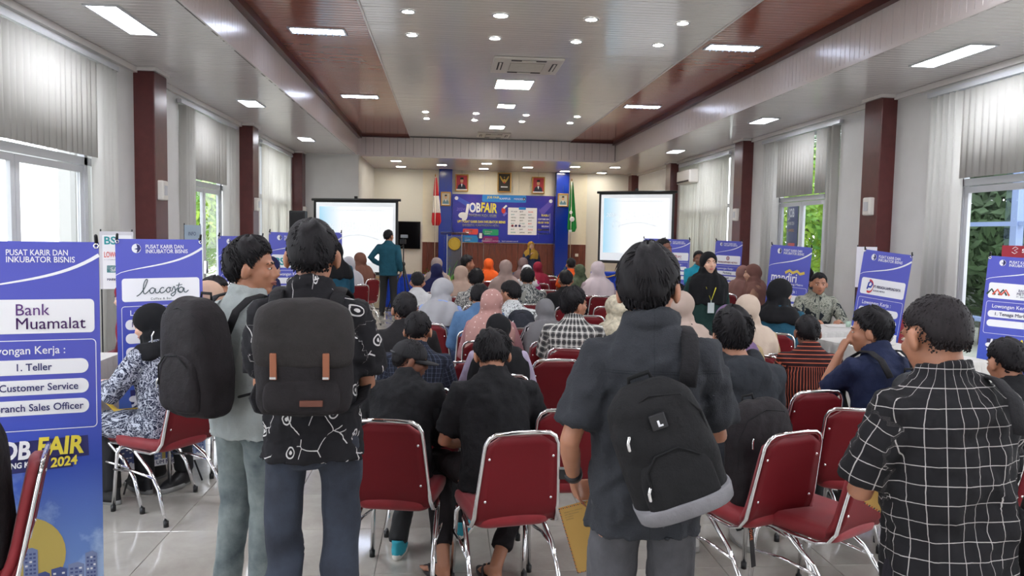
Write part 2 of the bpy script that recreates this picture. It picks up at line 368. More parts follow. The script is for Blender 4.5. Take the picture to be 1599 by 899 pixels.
# ---- windows
GLASS = NT('window_glass'); GLASS.b.inputs['Transmission Weight'].default_value = 1; GLASS.b.inputs['Roughness'].default_value = 0; GLASS.b.inputs['IOR'].default_value = 1.02; GLASS.b.inputs['Base Color'].default_value = (.9, .94, .95, 1); GLASS.b.inputs['Alpha'].default_value = .12; GLASS = GLASS.m
def slatmat(name, tr, c):
    k = NT(name); c = srgb(c); d = k.n('BsdfDiffuse'); d.inputs[0].default_value = c + (1,)
    t = k.n('BsdfTranslucent'); t.inputs[0].default_value = c + (1,); mx = k.n('MixShader'); mx.inputs[0].default_value = tr
    k.t.links.new(d.outputs[0], mx.inputs[1]); k.t.links.new(t.outputs[0], mx.inputs[2]); k.t.links.new(mx.outputs[0], k.t.nodes['Material Output'].inputs[0]); return k.m
SL = slatmat('blind_fabric', .30, '#d2d0cb'); SLT = slatmat('backlit_blind_fabric', .68, '#f2f0ea')  # second blind fabric whitened and more translucent, imitating strong light from outside
def slat_mesh(h, w=.125, wob=0., name='slat'):
    gg = G(); a = []; b = []
    for side in (0, 1):
        pts = [(-w / 2 + w * i / 4, .006 * math.sin(math.pi * i / 4) + (.0012 if side else 0)) for i in range(5)]
        a += pts if not side else pts[::-1]
    gg.rings([[(wob, x_, z) if False else (y_, x_, z) for x_, y_ in a] for z in (-h, 0)]); return gg.mesh(name, True, [SL])
wn_ = 0
for side, X, sg in (('left', XL, -1), ('right', XR, 1)):
    for wi, (y0, y1) in enumerate(WIN[side][2:]):
        wn_ += 1; xo = X + sg * .1; fr = G(); zh = 2.40
        def bar(ya, yb, za, zb, t=.03): fr.box(xo - t, xo + t, ya, yb, za, zb)
        bar(y0, y1, ZW - .05, ZW); bar(y0, y0 + .05, 0, ZW); bar(y1 - .05, y1, 0, ZW); bar(y0, y1, zh - .04, zh + .04, .035); bar(y0, y1, 0, .06)
        dy0, dy1 = y0 + .5, y1 - .42
        bar(dy0 - .035, dy0 + .035, 0, ZW, .035); bar(dy1 - .035, dy1 + .035, 0, ZW, .035)
        bar(y0, dy0, 1.0, 1.05); bar(dy1, y1, 2.9, 2.94)
        w = struct('window_%d' % wn_, fr, ALU)
        for (pa, pb, za, zb) in ((y0 + .05, y1 - .05, zh + .04, ZW - .05), (y0 + .05, dy0 - .035, .06, zh - .04), (dy1 + .035, y1 - .05, .06, zh - .04)):
            G().box(xo - .003, xo + .003, pa, pb, za, zb).obj('pane', GLASS, w)
        mid = (dy0 + dy1) / 2
        for k, (pa, pb) in enumerate(((dy0 + .035, mid - .005), (mid + .005, dy1 - .035))):
            d = G(); q = .07
            for bx in ((pa, pa + q, .01, zh - .05), (pb - q, pb, .01, zh - .05), (pa + q, pb - q, zh - .05 - q, zh - .05), (pa + q, pb - q, .01, .12)): d.box(xo - .02, xo + .02, *bx)
            ds = struct('door_%d' % (wn_ * 2 - 1 + k), d, ALU)
            G().box(xo - .003, xo + .003, pa + q, pb - q, .12, zh - .05 - q).obj('pane', GLASS, ds)
            G().box(*sorted((xo - sg * .02, xo - sg * .06)), (pb - q + .02) if k == 0 else pa + .02, (pb - .02) if k == 0 else pa + q - .02, 1.0, 1.2).obj('door_handle', CHROME, ds)
        # blinds
        lab = {('left', 0): 'vertical blind over the nearest left window, drawn to door height', ('left', 1): 'vertical blind over the garden door left of the second column', ('left', 2): 'closed sunlit vertical blind by the loudspeaker',
               ('right', 0): 'vertical blind above the glass door at the right edge', ('right', 1): 'closed white vertical blind above the right door pair', ('right', 2): 'bright closed blind behind the right projection screen'}[(side, wi)]
        bt = thing('vertical_blind', lab, 'blind', (X - sg * .05, y0, 0), 0, 'vertical window blinds')
        G().box(-.03, .03, -.1, y1 - y0 + .1, ZW - .02, ZW + .035).obj('headrail', ALU, bt)
        full = wi == 2; zb_ = 2.44; step = .108; n_ = int((y1 - y0) / step)
        ms = slat_mesh(ZW - .03 - zb_); ml = slat_mesh(ZW - .03 - .35, name='slat_long')
        if full:
            for m_ in (ms, ml): m_.materials[0] = SLT
        rs = random.Random(wn_)
        for i in range(n_):
            yy = .05 + i * step; isl = full or (side == 'left' and (i < 4 or i > n_ - 5)) or (side == 'right' and (i < 3 or i > n_ - 6))
            if side == 'right' and wi == 1 and i in (2, 6): continue
            ang = rs.gauss(.18, .09) if not (side == 'right' and wi == 1) else .06
            if isl and not full: ang = 1.15
            link('slat', ml if isl else ms, bt, loc=(0, yy, ZW - .03), rot=(rs.gauss(0, .004), 0, ang * sg))
# ---- outside
struct('ground', G().box(-60, 60, -30, 80, -.5, -.3), mat('outside_paving', '#a8a89c', .9))
LEAF = NT('hedge_leaf'); inf = LEAF.noise(LEAF.obj(), 1.2, 4); LEAF.col(LEAF.mix(LEAF.ramp(inf, .35, .65), srgb('#3f7a22'), srgb('#a8c43c'))); LEAF.b.inputs['Roughness'].default_value = .6; LEAF = LEAF.m
DLEAF = mat('dark_tree_leaf', '#3c5230', .6, var=.5, vs=1.5)
def bush(loc, r, n, label, m, seed, ls=.12):
    rs = random.Random(seed); gg = G()
    for _ in range(n):
        d = nrm([rs.gauss(0, 1) for _ in range(3)]); p = np.array(loc) + d * np.array(r) * rs.uniform(.55, 1)
        u = nrm(np.cross(d, [rs.gauss(0, 1) for _ in range(3)])) * ls * rs.uniform(.6, 1.3); w_ = np.cross(nrm(u), d + np.array([0, 0, .5])) * ls * .4
        gg.add([p - u, p + w_, p + u, p - w_], [(0, 1, 2, 3)])
    t = thing('garden_tree', label, 'tree', (loc[0], loc[1], -.3))
    i0 = gg.xf(Matrix.Translation((-loc[0], -loc[1], .3))); gg.obj('foliage', m, t, kind='stuff'); G().tube([(0, 0, 0), (.05, 0, loc[2] + .3)], [.12, .06], 8).obj('trunk', mat('bark', '#5a4634', .9), t)
bush((-7.4, 23.2, 1.9), (1.3, 2.4, 1.7), 5200, 'sunlit green tree seen through the garden door on the left', LEAF, 1)
bush((-8.8, 27.5, 2.4), (1.5, 2.6, 1.6), 3000, 'sunlit bushy tree farther off behind the left garden door', LEAF, 2)
bush((10.6, 14.2, 2.6), (1.3, 3.4, 2.7), 11000, 'dark leafy tree outside the right edge door', DLEAF, 3, .15)
bush((9.6, 20.0, 2.2), (1.2, 2.2, 2.2), 3500, 'green shrub outside the right door pair', LEAF, 4)
bush((12.5, 25.0, 3.2), (2, 3, 2.8), 5500, 'tall green tree beyond the right door pair', DLEAF, 5)
tag(G().box(12.6, 12.8, 8, 24, -.3, 2.0).obj('garden_wall', mat('garden_wall_grey', '#6c706c', .8)), kind='structure')
# pale wall outside near left door, steel fence outside right
tag(G().box(-6.7, -6.5, 14.0, 16.2, -.3, 4.0).obj('outside_wall', mat('outside_white_wall', '#8f8d88', .8)), kind='structure')
t = thing('steel_frame_fence', 'steel posts and rails standing outside the right edge door', 'fence', (7.6, 9.5, -.3))
for k, yy in enumerate((.2, 1.6, 3.0)): G().box(-.05, .05, yy - .06, yy + .06, 0, 3.2).obj('post', mat('blue_grey_steel', '#8fa2cc', .5), t)
for zz in (.9, 2.25, 3.0): G().box(-.03, .03, -1.5, 3.4, zz, zz + .06).obj('rail', mat('blue_grey_steel', '#8fa2cc', .5), t)
# ---- stage end
struct('wall_end_left', G().box(XL, -2.2, 19.58, 19.75, 0, ZL), WHITE)
struct('wall_stage_left', G().box(-2.35, -2.2, 19.75, YE, 0, ZL), WHITE)
sf = struct('stage_floor', G().box(-2.2, XR, 20.9, YE, 0, .34), mat('stage_edge_wood', '#a78458', .5, var=.1))
G().box(-2.2, XR, 20.86, 20.9, 0, .36).obj('stage_front', mat('stage_front_cream', '#cdb992', .5), sf)
wb = struct('wall_stage', G().box(-2.2, XR, YE - .04, YE + .02, .34, ZL), mat('wall_grey_white', '#e4e2da', .5))
G().box(-2.2, -.72, YE - .07, YE - .04, .34, 1.95).obj('white_board', WHITE, wb)
for xa, xb in ((-.73, -.24), (.16, 1.14), (1.15, 2.2), (2.21, 3.32), (3.72, 4.33)):
    G().box(xa, xb, YE - .1, YE - .04, 1.44, ZL).obj('cream_panel', CREAM, wb)
    nx = int((xb - xa) / .16)
    for i in range(nx):
        w_ = (xb - xa) / nx; G().box(xa + i * w_ + .003, xa + (i + 1) * w_ - .003, YE - .11, YE - .04, .34, 1.42).obj('wainscot_board', WOOD, wb)
    G().box(xa, xb, YE - .12, YE - .04, 1.42, 1.45).obj('wainscot_rail', CREAM, wb)
for xa, xb, nn in ((-.24, .16, 'left'), (3.32, 3.72, 'right')): bevel(struct('pillar_blue_' + nn, G().box(xa, xb, YE - .42, YE - .03, .34, ZL), BLUE), .012)
tag(bevel(G().box(4.0, 4.1, YE - .125, YE - .108, 1.05, 1.14).obj('wall_switch', mat('switch_plastic', '#e8e4da', .4)), .004), 'small white wall switch on the wood panelling right of the green flag', 'switch')
# ================================================================ banners and prints
def flat(name, c, rough=.55, emit=0): return mat(name, c, rough, emit=emit)
INKW, INKN = flat('ink_white', '#f2f2f6'), flat('ink_navy', '#2b2c66')
def sheetmat():
    k = NT('banner_print_sheet'); v = k.obj(); s_ = k.n('SeparateXYZ', i_Vector=v); z = s_.outputs[2]
    n_ = k.noise(v, 3.2, 6, rough=.62); rp = k.n('ValToRGB'); k.t.links.new(z, rp.inputs[0]); e = rp.color_ramp.elements
    e[0].position = .0; e[0].color = srgb('#7fa3dc') + (1,); e[1].position = .62; e[1].color = srgb('#3450b4') + (1,)
    x = e.new(.75); x.color = srgb('#4558c0') + (1,); x = e.new(1.0); x.color = srgb('#5459bd') + (1,)
    cl_ = k.math('MULTIPLY', k.ramp(n_, .5, .62), k.ramp(z, .68, .3)); k.col(k.mix(cl_, rp.outputs[0], srgb('#a9c3ea')))
    k.b.inputs['Roughness'].default_value = .42; k.bump(k.noise(v, 7, 2), .25, .01); return k.m
SHEET = sheetmat()
def rrect(x0, x1, y0, y1, r, n=5):
    p = []
    for cx, cy, a in ((x1 - r, y1 - r, 0), (x0 + r, y1 - r, 90), (x0 + r, y0 + r, 180), (x1 - r, y0 + r, 270)):
        for i in range(n + 1): q = R(a + 90 * i / n); p.append((cx + r * math.cos(q), cy + r * math.sin(q)))
    return p
class Print:   # flat print on a sheet: u to the right, v down from the top edge
    def __init__(s, w, h, parent, wav=0., seed=0): s.w, s.h, s.p, s.wav, s.sd, s.q = w, h, parent, 0., seed, 1.; s.L = {}
    def wy(s, x, z): return s.wav * (math.sin(x * 9 + s.sd) * .6 + math.sin(z * 4.2 + x * 3 + s.sd * 2) + .5 * math.sin(z * 11 - x * 7))
    def put(s, nm, m, pts, fs, layer):
        key = (nm, m.name); g0 = s.L.setdefault(key, (G(), m))[0]
        g0.add([(x, s.wy(x, z) - .0016 * layer, z) for x, z in pts], fs)
    def poly(s, nm, m, pts, layer=1):   # pts in (u,v)
        P = [(u * s.w, s.h - v * s.w * s.q) for u, v in pts]; s.put(nm, m, P, [tuple(range(len(P)))], layer)
    def rr(s, nm, m, u0, u1, v0, v1, r=.03, layer=1): s.poly(nm, m, rrect(u0, u1, v0, v1, r)[::-1], layer)
    def frame(s, nm, m, u0, u1, v0, v1, r, t, layer=1):
        a = rrect(u0, u1, v0, v1, r); b = rrect(u0 + t, u1 - t, v0 + t, v1 - t, max(r - t, .001)); n_ = len(a)
        P = [(u * s.w, s.h - v * s.w * s.q) for u, v in a + b]; s.put(nm, m, P, [(i, (i + 1) % n_, n_ + (i + 1) % n_, n_ + i) for i in range(n_)], layer)
    def disc(s, nm, m, u, v, r, layer=1, ry=None, a0=0, a1=360, n=24, ri=0):
        an = [R(a0 + (a1 - a0) * i / n) for i in range(n + 1)]; ry = ry or r
        if ri: 
            P = [((u + r * math.cos(a)) * s.w, s.h - (v - ry * math.sin(a)) * s.w * s.q) for a in an] + [((u + ri * math.cos(a)) * s.w, s.h - (v - ri * math.sin(a)) * s.w * s.q) for a in an]
            s.put(nm, m, P, [(i, i + 1, n + 2 + i, n + 1 + i) for i in range(n)], layer)
        else: s.poly(nm, m, [(u + r * math.cos(a), v - ry * math.sin(a)) for a in an], layer)
    def line(s, nm, m, pts, t, layer=1):
        P = []; n_ = len(pts)
        for i in range(n_):
            a = np.array(pts[max(i - 1, 0)]); b = np.array(pts[min(i + 1, n_ - 1)]); d = nrm(np.append(b - a, 0))[:2]; q = np.array([-d[1], d[0]]) * (t[i] if hasattr(t, '__len__') else t) / 2
            P += [np.array(pts[i]) + q, np.array(pts[i]) - q]
        P = [(u * s.w, s.h - v * s.w * s.q) for u, v in P]; s.put(nm, m, P, [(2 * i, 2 * i + 1, 2 * i + 3, 2 * i + 2) for i in range(n_ - 1)], layer)
    def text(s, body, u, v, size, m, align='LEFT', bold=0., layer=3, nm='lettering', shear=0., sx=1., rot=0., maxw=None, space=1.):
        vs, fs = text_geo(body, size, align, bold, shear, sx, space); ca, sa = math.cos(rot), math.sin(rot); q = 1.
        if maxw and vs:
            wd = max(p[0] for p in vs) - min(p[0] for p in vs); q = min(1., maxw / wd) if maxw > 0 else -maxw / wd
        s.put(nm, m, [((u + (x * ca * q - y * sa)) * s.w, s.h - (v - (x * sa * q + y * ca)) * s.w * s.q) for x, y, _ in vs], fs, layer)
    def done(s, lab={}):
        for (nm, _), (g0, m) in s.L.items(): g0.obj(nm, m, s.p, label=lab.get(nm))
def sheet(w, h, parent, m, pr, name='sheet', n=10):
    g0 = G(); k = int(n * h / w) + 1
    for sd in (0, 1):
        vs = [(w * i / n, pr.wy(w * i / n, h * j / k) + (.002 if sd else 0), h * j / k) for j in range(k + 1) for i in range(n + 1)]
        fs = [(j * (n + 1) + i, j * (n + 1) + i + 1, (j + 1) * (n + 1) + i + 1, (j + 1) * (n + 1) + i) for j in range(k) for i in range(n)]
        g0.add(vs, fs if not sd else [f[::-1] for f in fs])
    return g0.obj(name, m, parent, True)
def place_px(pl, pr_, yl, yr, zb):
    a, b = atY(*pl, yl), atY(*pr_, yr); w = math.hypot(b.x - a.x, b.y - a.y); return a, b, w, max(a.z, b.z) - zb, math.atan2(b.y - a.y, b.x - a.x)
def stand_banner(label, pl, pr_, yl, yr, logo, lines, seed, roll=0., pills=3, box=True, zb=.03, vq=1.08):
    a, b, w, h, rz = place_px(pl, pr_, yl, yr, zb)
    t = thing('standing_banner', label, 'banner', (a.x, a.y, zb), rz, 'blue job fair X-stand banners'); t.rotation_euler = (R(-1.5), roll, rz); P = Print(w, h, t, .0035, seed)
    sheet(w, h, t, SHEET, P); P.q = vq
    P.disc('emblem', INKW, .23, .105, .052, 1); P.poly('emblem_shade', INKN, [(.23, .053), (.265, .07), (.28, .105), (.26, .14), (.23, .157), (.24, .12), (.205, .112), (.24, .1)], 2)
    P.text('PUSAT KARIR DAN', .33, .105, .062, INKW, bold=.012, maxw=.44); P.text('INKUBATOR BISNIS', .33, .158, .062, INKW, bold=.012, maxw=.49)
    P.line('swoosh', INKW, [(u, .40 - .16 * u ** .6 - .14 * u ** 4) for u in [i / 18 for i in range(19)]], [.006 + .022 * i / 18 for i in range(19)])
    if box: P.rr('logo_box', INKW, .06, .96, .44, .70, .035)
    logo(P)
    v0 = .75; vb = v0 + .2 + pills * .155
    P.frame('vacancy_frame', INKW, .05, .97, v0, vb + .03, .035, .006, 1)
    P.text('Lowongan Kerja :', .14, v0 + .105, .085, INKW, bold=.008, maxw=.62)
    for i in range(pills):
        v = v0 + .15 + i * .155; P.rr('vacancy_pill', INKW, .09, .91, v, v + .115, .055, 1)
        if i < len(lines): P.text(lines[i], .51, v + .082, .078, INKN, bold=.012, maxw=.72, align='CENTER')
    yel = flat('ink_yellow', '#ecd94a'); vj = vb + .22
    P.line('title_shadow', INKN, [(.13, vj - .02), (.9, vj - .05)], .16, 1); P.line('title_shadow', INKN, [(.16, vj + .09), (.78, vj + .06)], .1, 1)
    P.disc('megaphone', INKW, .16, vj + .0, .05, 2, ry=.035); P.text('J', .16, vj + .04, .2, INKW, bold=.03, shear=.15)
    P.text('OB', .25, vj + .02, .19, INKW, bold=.035, shear=.12, maxw=.22); P.text('FAIR', .52, vj + .0, .19, yel, bold=.035, shear=.12, maxw=.34)
    P.text('PELUANG KARIR', .18, vj + .10, .06, INKW, bold=.03, shear=.12, rot=.05, maxw=.4); P.text('2024', .62, vj + .10, .1, yel, bold=.03, shear=.12, rot=.05, maxw=.2)
    top = h / w / vq
    P.disc('sun_circle', flat('print_sun', '#c9b25e'), .42, top - .36, .3, 1, n=30)
    rs = random.Random(seed); u = -.0; bl = flat('print_tower', '#8492bb'); bd = flat('print_tower_dark', '#4d5a92')
    while u < .98:
        bw = min(rs.uniform(.08, .15), 1 - u); bh = rs.uniform(.14, .36); vt = top - .07 - bh
        P.poly('tower', bl if rs.random() > .4 else bd, [(u, top - .06), (u, vt), (u + bw * .6, vt - .012), (u + bw, vt + .01), (u + bw, top - .06)][::-1], 2)
        for q in range(int(bh / .03)):
            for c_ in (0.12, .42, .68): P.poly('tower_window', bd if rs.random() > .35 else INKW, [(u + bw * c_, vt + .03 + q * .03), (u + bw * (c_ + .18), vt + .03 + q * .03), (u + bw * (c_ + .18), vt + .045 + q * .03), (u + bw * c_, vt + .045 + q * .03)], 3)
        u += bw + rs.choice((0, .01, .04))
    P.poly('footer_strip', INKW, [(0, top), (1, top), (1, top - .075), (0, top - .075)], 3); P.text('Job Fair UM Metro 2024', .5, top - .02, .062, INKN, align='CENTER', bold=.015, layer=4, maxw=.8)
    P.done()
    for x in (.01, w - .01):
        G().tube([(x, -.012, h + .028), (x, .006, h - .012)], .008, 8, ends=True).obj('corner_hook', BLACKM, t, True)
        gg = G(); gg.rings([[(x + rr_ * math.cos(q), -.006 + dy, h - .018 + rr_ * math.sin(q)) for q in [2 * math.pi * j / 14 for j in range(14)]] for rr_, dy in ((.012, 0), (.007, 0), (.007, .004), (.012, .004))], closed=True); gg.obj('eyelet', CHROME, t, True)
    G().tube([(.01, .02, h + .01), (w / 2, .07, h * .42), (w - .02, .02, -zb + .004)], .006, 6).obj('stand_rod', BLACKM, t); G().tube([(w - .01, .02, h + .01), (w / 2, .078, h * .42), (.02, .02, -zb + .004)], .006, 6).obj('stand_rod', BLACKM, t)
    G().tube([(w / 2, .07, h * .42), (w / 2, .36, -zb + .004)], .006, 6).obj('stand_leg', BLACKM, t); return t
def lg_mu(P):
    g_ = flat('ink_green', '#2fa36b'); pu = flat('ink_purple', '#5a2a78')
    P.disc('logo', g_, .17, .57, .085, 2, ri=.055, a0=-40, a1=230); P.disc('logo', g_, .17, .57, .05, 2, ri=.03, a0=60, a1=330)
    P.text('Bank', .385, .56, .125, pu, bold=.0, maxw=.24); P.text('Muamalat', .385, .665, .125, pu, bold=.002, maxw=-.50)
def lg_la(P):
    d = flat('ink_slate', '#49595e'); lw = .011
    def st(p, t=lw): 
        q = []
        for i in range(len(p) - 1):
            for k_ in range(5):
                f = k_ / 5; p0, p1, p2, p3 = p[max(i - 1, 0)], p[i], p[i + 1], p[min(i + 2, len(p) - 1)]
                q.append(tuple(.5 * (2 * p1[j] + (p2[j] - p0[j]) * f + (2 * p0[j] - 5 * p1[j] + 4 * p2[j] - p3[j]) * f * f + (3 * p1[j] - p0[j] - 3 * p2[j] + p3[j]) * f ** 3) for j in (0, 1)))
        q.append(p[-1]); P.line('lettering', d, q, t, 3)
    st([(.22, .64), (.26, .615), (.31, .55), (.345, .47), (.33, .455), (.305, .50), (.295, .58), (.31, .615), (.34, .60), (.37, .57)])
    for ax in (.40, .735): st([(ax + .03, .565), (ax, .55), (ax - .03, .575), (ax - .02, .61), (ax + .01, .605), (ax + .035, .56), (ax + .035, .60), (ax + .06, .61), (ax + .09, .585)])
    st([(.535, .555), (.51, .55), (.485, .58), (.50, .61), (.535, .60), (.56, .575)]); st([(.585, .55), (.56, .575), (.575, .607), (.605, .59), (.60, .555), (.585, .55), (.62, .555)])
    st([(.62, .60), (.65, .54), (.665, .58), (.665, .62), (.635, .65), (.615, .63), (.66, .60), (.69, .56)]); st([(.715, .50), (.70, .56), (.70, .60), (.73, .60)]); st([(.675, .53), (.75, .52)], .008)
    P.text('Coffee & Bar', .5, .685, .035, d, align='CENTER', bold=.01, space=1.3)
def lg_bsi(P):
    P.text('BSI', .13, .645, .20, flat('ink_teal', '#2f9aa0'), bold=.03, maxw=.38); P.poly('logo', flat('ink_orange', '#e8a23a'), [(.56, .47), (.58, .49), (.62, .47), (.595, .51), (.61, .54), (.575, .52)], 2)
    P.text('BANK SYARIAH', .56, .58, .045, INKN, maxw=.34); P.text('INDONESIA', .56, .64, .045, INKN, maxw=.34)
def lg_man(P):
    P.line('logo', flat('ink_gold', '#d7bd52'), [(.42, .50), (.52, .45), (.60, .49), (.70, .45), (.78, .50), (.88, .47)], .05, 2)
    P.text('mandiri', .08, .66, .23, INKW, bold=.012, maxw=-.62); P.text('Bank Mandiri Cabang Metro', .07, .715, .055, INKW, bold=.02, maxw=-.8)
def lg_per(P):
    P.line('logo', flat('ink_blue', '#2a3fa0'), [(.20, .62), (.22, .52), (.26, .49), (.30, .53), (.27, .58), (.22, .58)], .03, 2); P.disc('logo_ring', flat('ink_red', '#c23a40'), .24, .57, .085, 2, ry=.11, ri=.075, a0=-120, a1=100)
    P.text('PT. PERSADA LAMPUNG RAYA', .33, .585, .06, INKN, bold=.03, maxw=-.55); P.text('SUZUKI METRO', .33, .64, .035, INKN, bold=.02, maxw=.34)
def lg_bsm(P):
    r_ = flat('ink_coral', '#d65a48'); g_ = flat('ink_dark_green', '#2d4b45')
    for i, (u, m) in enumerate(((.08, g_), (.17, r_), (.26, g_), (.30, r_))): P.line('logo', m, [(u - .04, .64), (u + .03, .55), (u + .09, .64)], .03, 2 + (i % 2) * .5)
    P.text('BANK SYARIAH', .52, .565, .06, INKN, bold=.005, maxw=.4); P.text('METRO MADANI', .50, .62, .065, INKN, bold=.012, maxw=.44); P.text('PT. BPR Syariah Metro Madani', .5, .66, .035, INKN, maxw=.44)
def lg_ho(P):
    P.text('N', .3, .60, .1, INKN); P.disc('logo_ring', flat('ink_red', '#c23a40'), .47, .57, .05, 2, ri=.03); P.text('JA2', .55, .60, .1, flat('ink_rose', '#a8506a'), bold=.02); P.text('metro', .6, .66, .05, INKN)
def lg_r2(P):
    P.disc('logo', flat('ink_maroon', '#8c3040'), .5, .52, .06, 2); P.disc('logo_ring', INKW, .5, .52, .035, 3, ri=.02); P.text('PRIMKOPPABRI METRO', .5, .665, .07, flat('ink_maroon', '#8c3040'), align='CENTER', bold=.02, maxw=.8)
BN = [
    ('blue job fair banner for Bank Muamalat at the left edge, nearest the camera', (-72, 392), (152, 378), 3.45, 3.6, lg_mu, ['1. Teller', '2. Customer Service', '3. Branch Sales Officer'], 1, 0, 3, True),
    ('blue job fair banner with handwritten lacosta logo behind the woman in batik', (182, 376), (318, 374), 5.0, 5.3, lg_la, ['1. Barista Gedung Cafe', '2. Kasir', '3. Waiter'], 2, 0, 4, True, .16, 1.08),
    ('blue banner mostly hidden behind the head of the man in the grey shirt', (343, 370), (414, 369), 8.2, 8.5, lg_ho, ['', '1. Marketing', '2. Sales'], 3, 0, 3, True),
    ('blue BSI banner beside the head of the man in the patterned shirt', (418, 363), (489, 363), 9.6, 9.9, lg_bsi, ['1. Teller', '2. CS'], 4, R(1), 3, True),
    ('blue banner half hidden behind the patterned-shirt man, its right corner showing by the screen', (462, 363), (535, 363), 10.6, 10.8, lg_ho, ['1. Admin'], 5, 0, 3, True),
    ('blue banner in front of the right screen, behind the man standing in black', (1004, 373), (1052, 373), 12.6, 12.4, lg_ho, ['1. Sales'], 6, 0, 3, True),
    ('blue banner overlapping another one left of the smiling man in teal', (1036, 374), (1076, 374), 12.0, 11.7, lg_ho, ['Gudang', 'Admin', 'Driver'], 7, 0, 3, True),
    ('blue banner with a small maroon seal logo behind the woman with a lanyard', (1113, 375), (1155, 378), 12.2, 11.8, lg_r2, ['Marketing', 'Staff'], 8, R(1), 3, True),
    ('blue mandiri banner with a yellow ribbon mark behind the seated woman in teal', (1193, 381), (1257, 387), 10.1, 9.7, lg_man, ['1. Sales', '2. Teller'], 9, R(3), 2, False, .06, 1.3),
    ('blue PT Persada banner leaning beside the young man with hand on chin', (1324, 387), (1399, 392), 8.3, 7.9, lg_per, ['1. Sales Executive', '2. Mekanik'], 10, R(6), 2, True, .06, 1.35),
    ('blue Bank Syariah Metro Madani banner at the right edge', (1528, 398), (1630, 405), 6.4, 6.15, lg_bsm, ['1. Tenaga Marketing'], 11, R(3), 2, True, .06, 1.1)]
for b_ in BN: stand_banner(b_[0], b_[1], b_[2], b_[3], b_[4], b_[5], b_[6], b_[7], b_[8], b_[9], b_[10], *(b_[11:]))
# white posters behind
def poster(name, label, pl, pr_, yl, yr, hgt, bgm, fn, cat='poster'):
    a, b, w, h, rz = place_px(pl, pr_, yl, yr, 0); t = thing(name, label, cat, (a.x, a.y, a.z - hgt), rz); P = Print(w, hgt, t, .003, 2); sheet(w, hgt, t, bgm, P); fn(P); P.done()
    for x in (.01, w - .01): G().tube([(x, .01, hgt + .02), (x, .012, -(a.z - hgt))], .006, 6).obj('stand_pole', BLACKM, t)
    return t
def f_bs(P):
    P.rr('print_panel', INKW, .08, .95, .12, 1.9, .02); P.text('BSI', .12, .42, .36, flat('ink_teal', '#2f9aa0'), bold=.02, maxw=.55); P.text('LOWONGAN', .12, .85, .26, flat('ink_red_print', '#dc4638'), bold=.01, maxw=.8)
    P.line('underline', INKN, [(.12 + .04 * i, .93 + (.01 if i % 2 else 0)) for i in range(20)], .012); P.rr('print_band', flat('ink_teal', '#2f9aa0'), .2, .9, 1.12, 1.36, .01); P.text('SALES', .3, 1.32, .2, INKW, bold=.01); P.text('MARKETING', .2, 1.62, .1, INKN, bold=.03)
poster('vacancy_poster', 'white poster with teal and red lettering behind the lacosta banner', (155, 361), (208, 361), 7.2, 7.3, .52, flat('poster_white', '#d6d4da'), f_bs)
poster('standing_board', 'pale grey poster board in front of the left garden door', (288, 351), (314, 352), 9.6, 9.9, .9, flat('board_grey_blue', '#a9bccb'), lambda P: P.text('INFO', .2, .4, .2, INKN))
def f_r(P): P.line('logo', INKW, [(.22, .08), (.28, .03), (.34, .07), (.26, .12), (.33, .16), (.27, .2), (.21, .16)], .012); P.text('SUZUKI', .42, .17, .13, INKW, bold=.02)
poster('red_banner', 'red banner with a white mark behind the Metro Madani banner', (1565, 383), (1640, 383), 7.4, 7.2, 1.2, flat('banner_red', '#9e1f30'), f_r, 'banner')
poster('pale_sign', 'narrow pale sign sticking up behind the PT Persada banner', (1338, 385), (1370, 386), 9.1, 9.0, .5, flat('poster_white', '#d6d4da'), lambda P: None)
def f_o(P): P.text('JOB', .2, .35, .3, INKW, bold=.03); P.text('FAIR 2024', .2, .55, .12, INKW); P.text('UM METRO', .2, .72, .1, flat('ink_orange', '#e8a23a')); P.rr('print_band', flat('ink_red_print', '#dc4638'), .2, .8, 1.0, 1.2, .02)
poster('outdoor_banner', 'dark blue banner hanging outside the right glass door', (1230, 318), (1247, 317), 13.6, 12.9, 1.7, flat('banner_navy', '#24306e'), f_o, 'banner')
# ---- stage backdrop
a = atY(706, 303, YE - .14); t = thing('stage_backdrop_banner', 'wide blue JOB FAIR backdrop hanging on the stage wall', 'banner', (.17, YE - .15, 1.44)); bwid, bhei = 3.14, 1.46
k = NT('backdrop_print'); v = k.obj(); s_ = k.n('SeparateXYZ', i_Vector=v); n_ = k.noise(v, 1.1, 3); f = k.math('MULTIPLY', k.ramp(s_.outputs[2], .3, 1.5), k.ramp(n_, .3, .65))
k.col(k.mix(f, srgb('#1e2da4'), srgb('#4a2a9a'))); k.b.inputs['Roughness'].default_value = .3; k.bump(k.noise(v, 5, 2), .3, .02)
P = Print(bwid, bhei, t, .004, 1); sheet(bwid, bhei, t, k.m, P, n=24); yel = flat('ink_yellow', '#ecd94a')
P.poly('light_beam', flat('print_beam', '#4058c0'), [(.03, .05), (.05, .02), (.26, .13), (.22, .17)], 1); P.poly('light_beam', flat('print_beam2', '#5f4fb4'), [(.95, .05), (.97, .02), (.985, .08), (.88, .20), (.85, .14)], 1)
P.disc('spotlight', INKW, .04, .04, .018, 2); P.disc('spotlight', INKW, .965, .05, .018, 2)
P.rr('header_band', flat('print_cyan', '#2a86d8'), .29, .72, .0, .07, .01, 1); P.text('JOB FAIR', .34, .035, .03, yel, bold=.02); P.text('KAMPUS', .46, .045, .028, INKW); P.text('MERDEKA', .60, .045, .025, INKW); P.disc('seal', INKN, .70, .035, .015, 2)
P.text('2024', .04, .16, .04, flat('print_lilac', '#7f76d0'), shear=.2); P.disc('megaphone', INKW, .105, .205, .045, 2, ry=.03); P.text('J', .115, .215, .17, INKW, bold=.03, shear=.15)
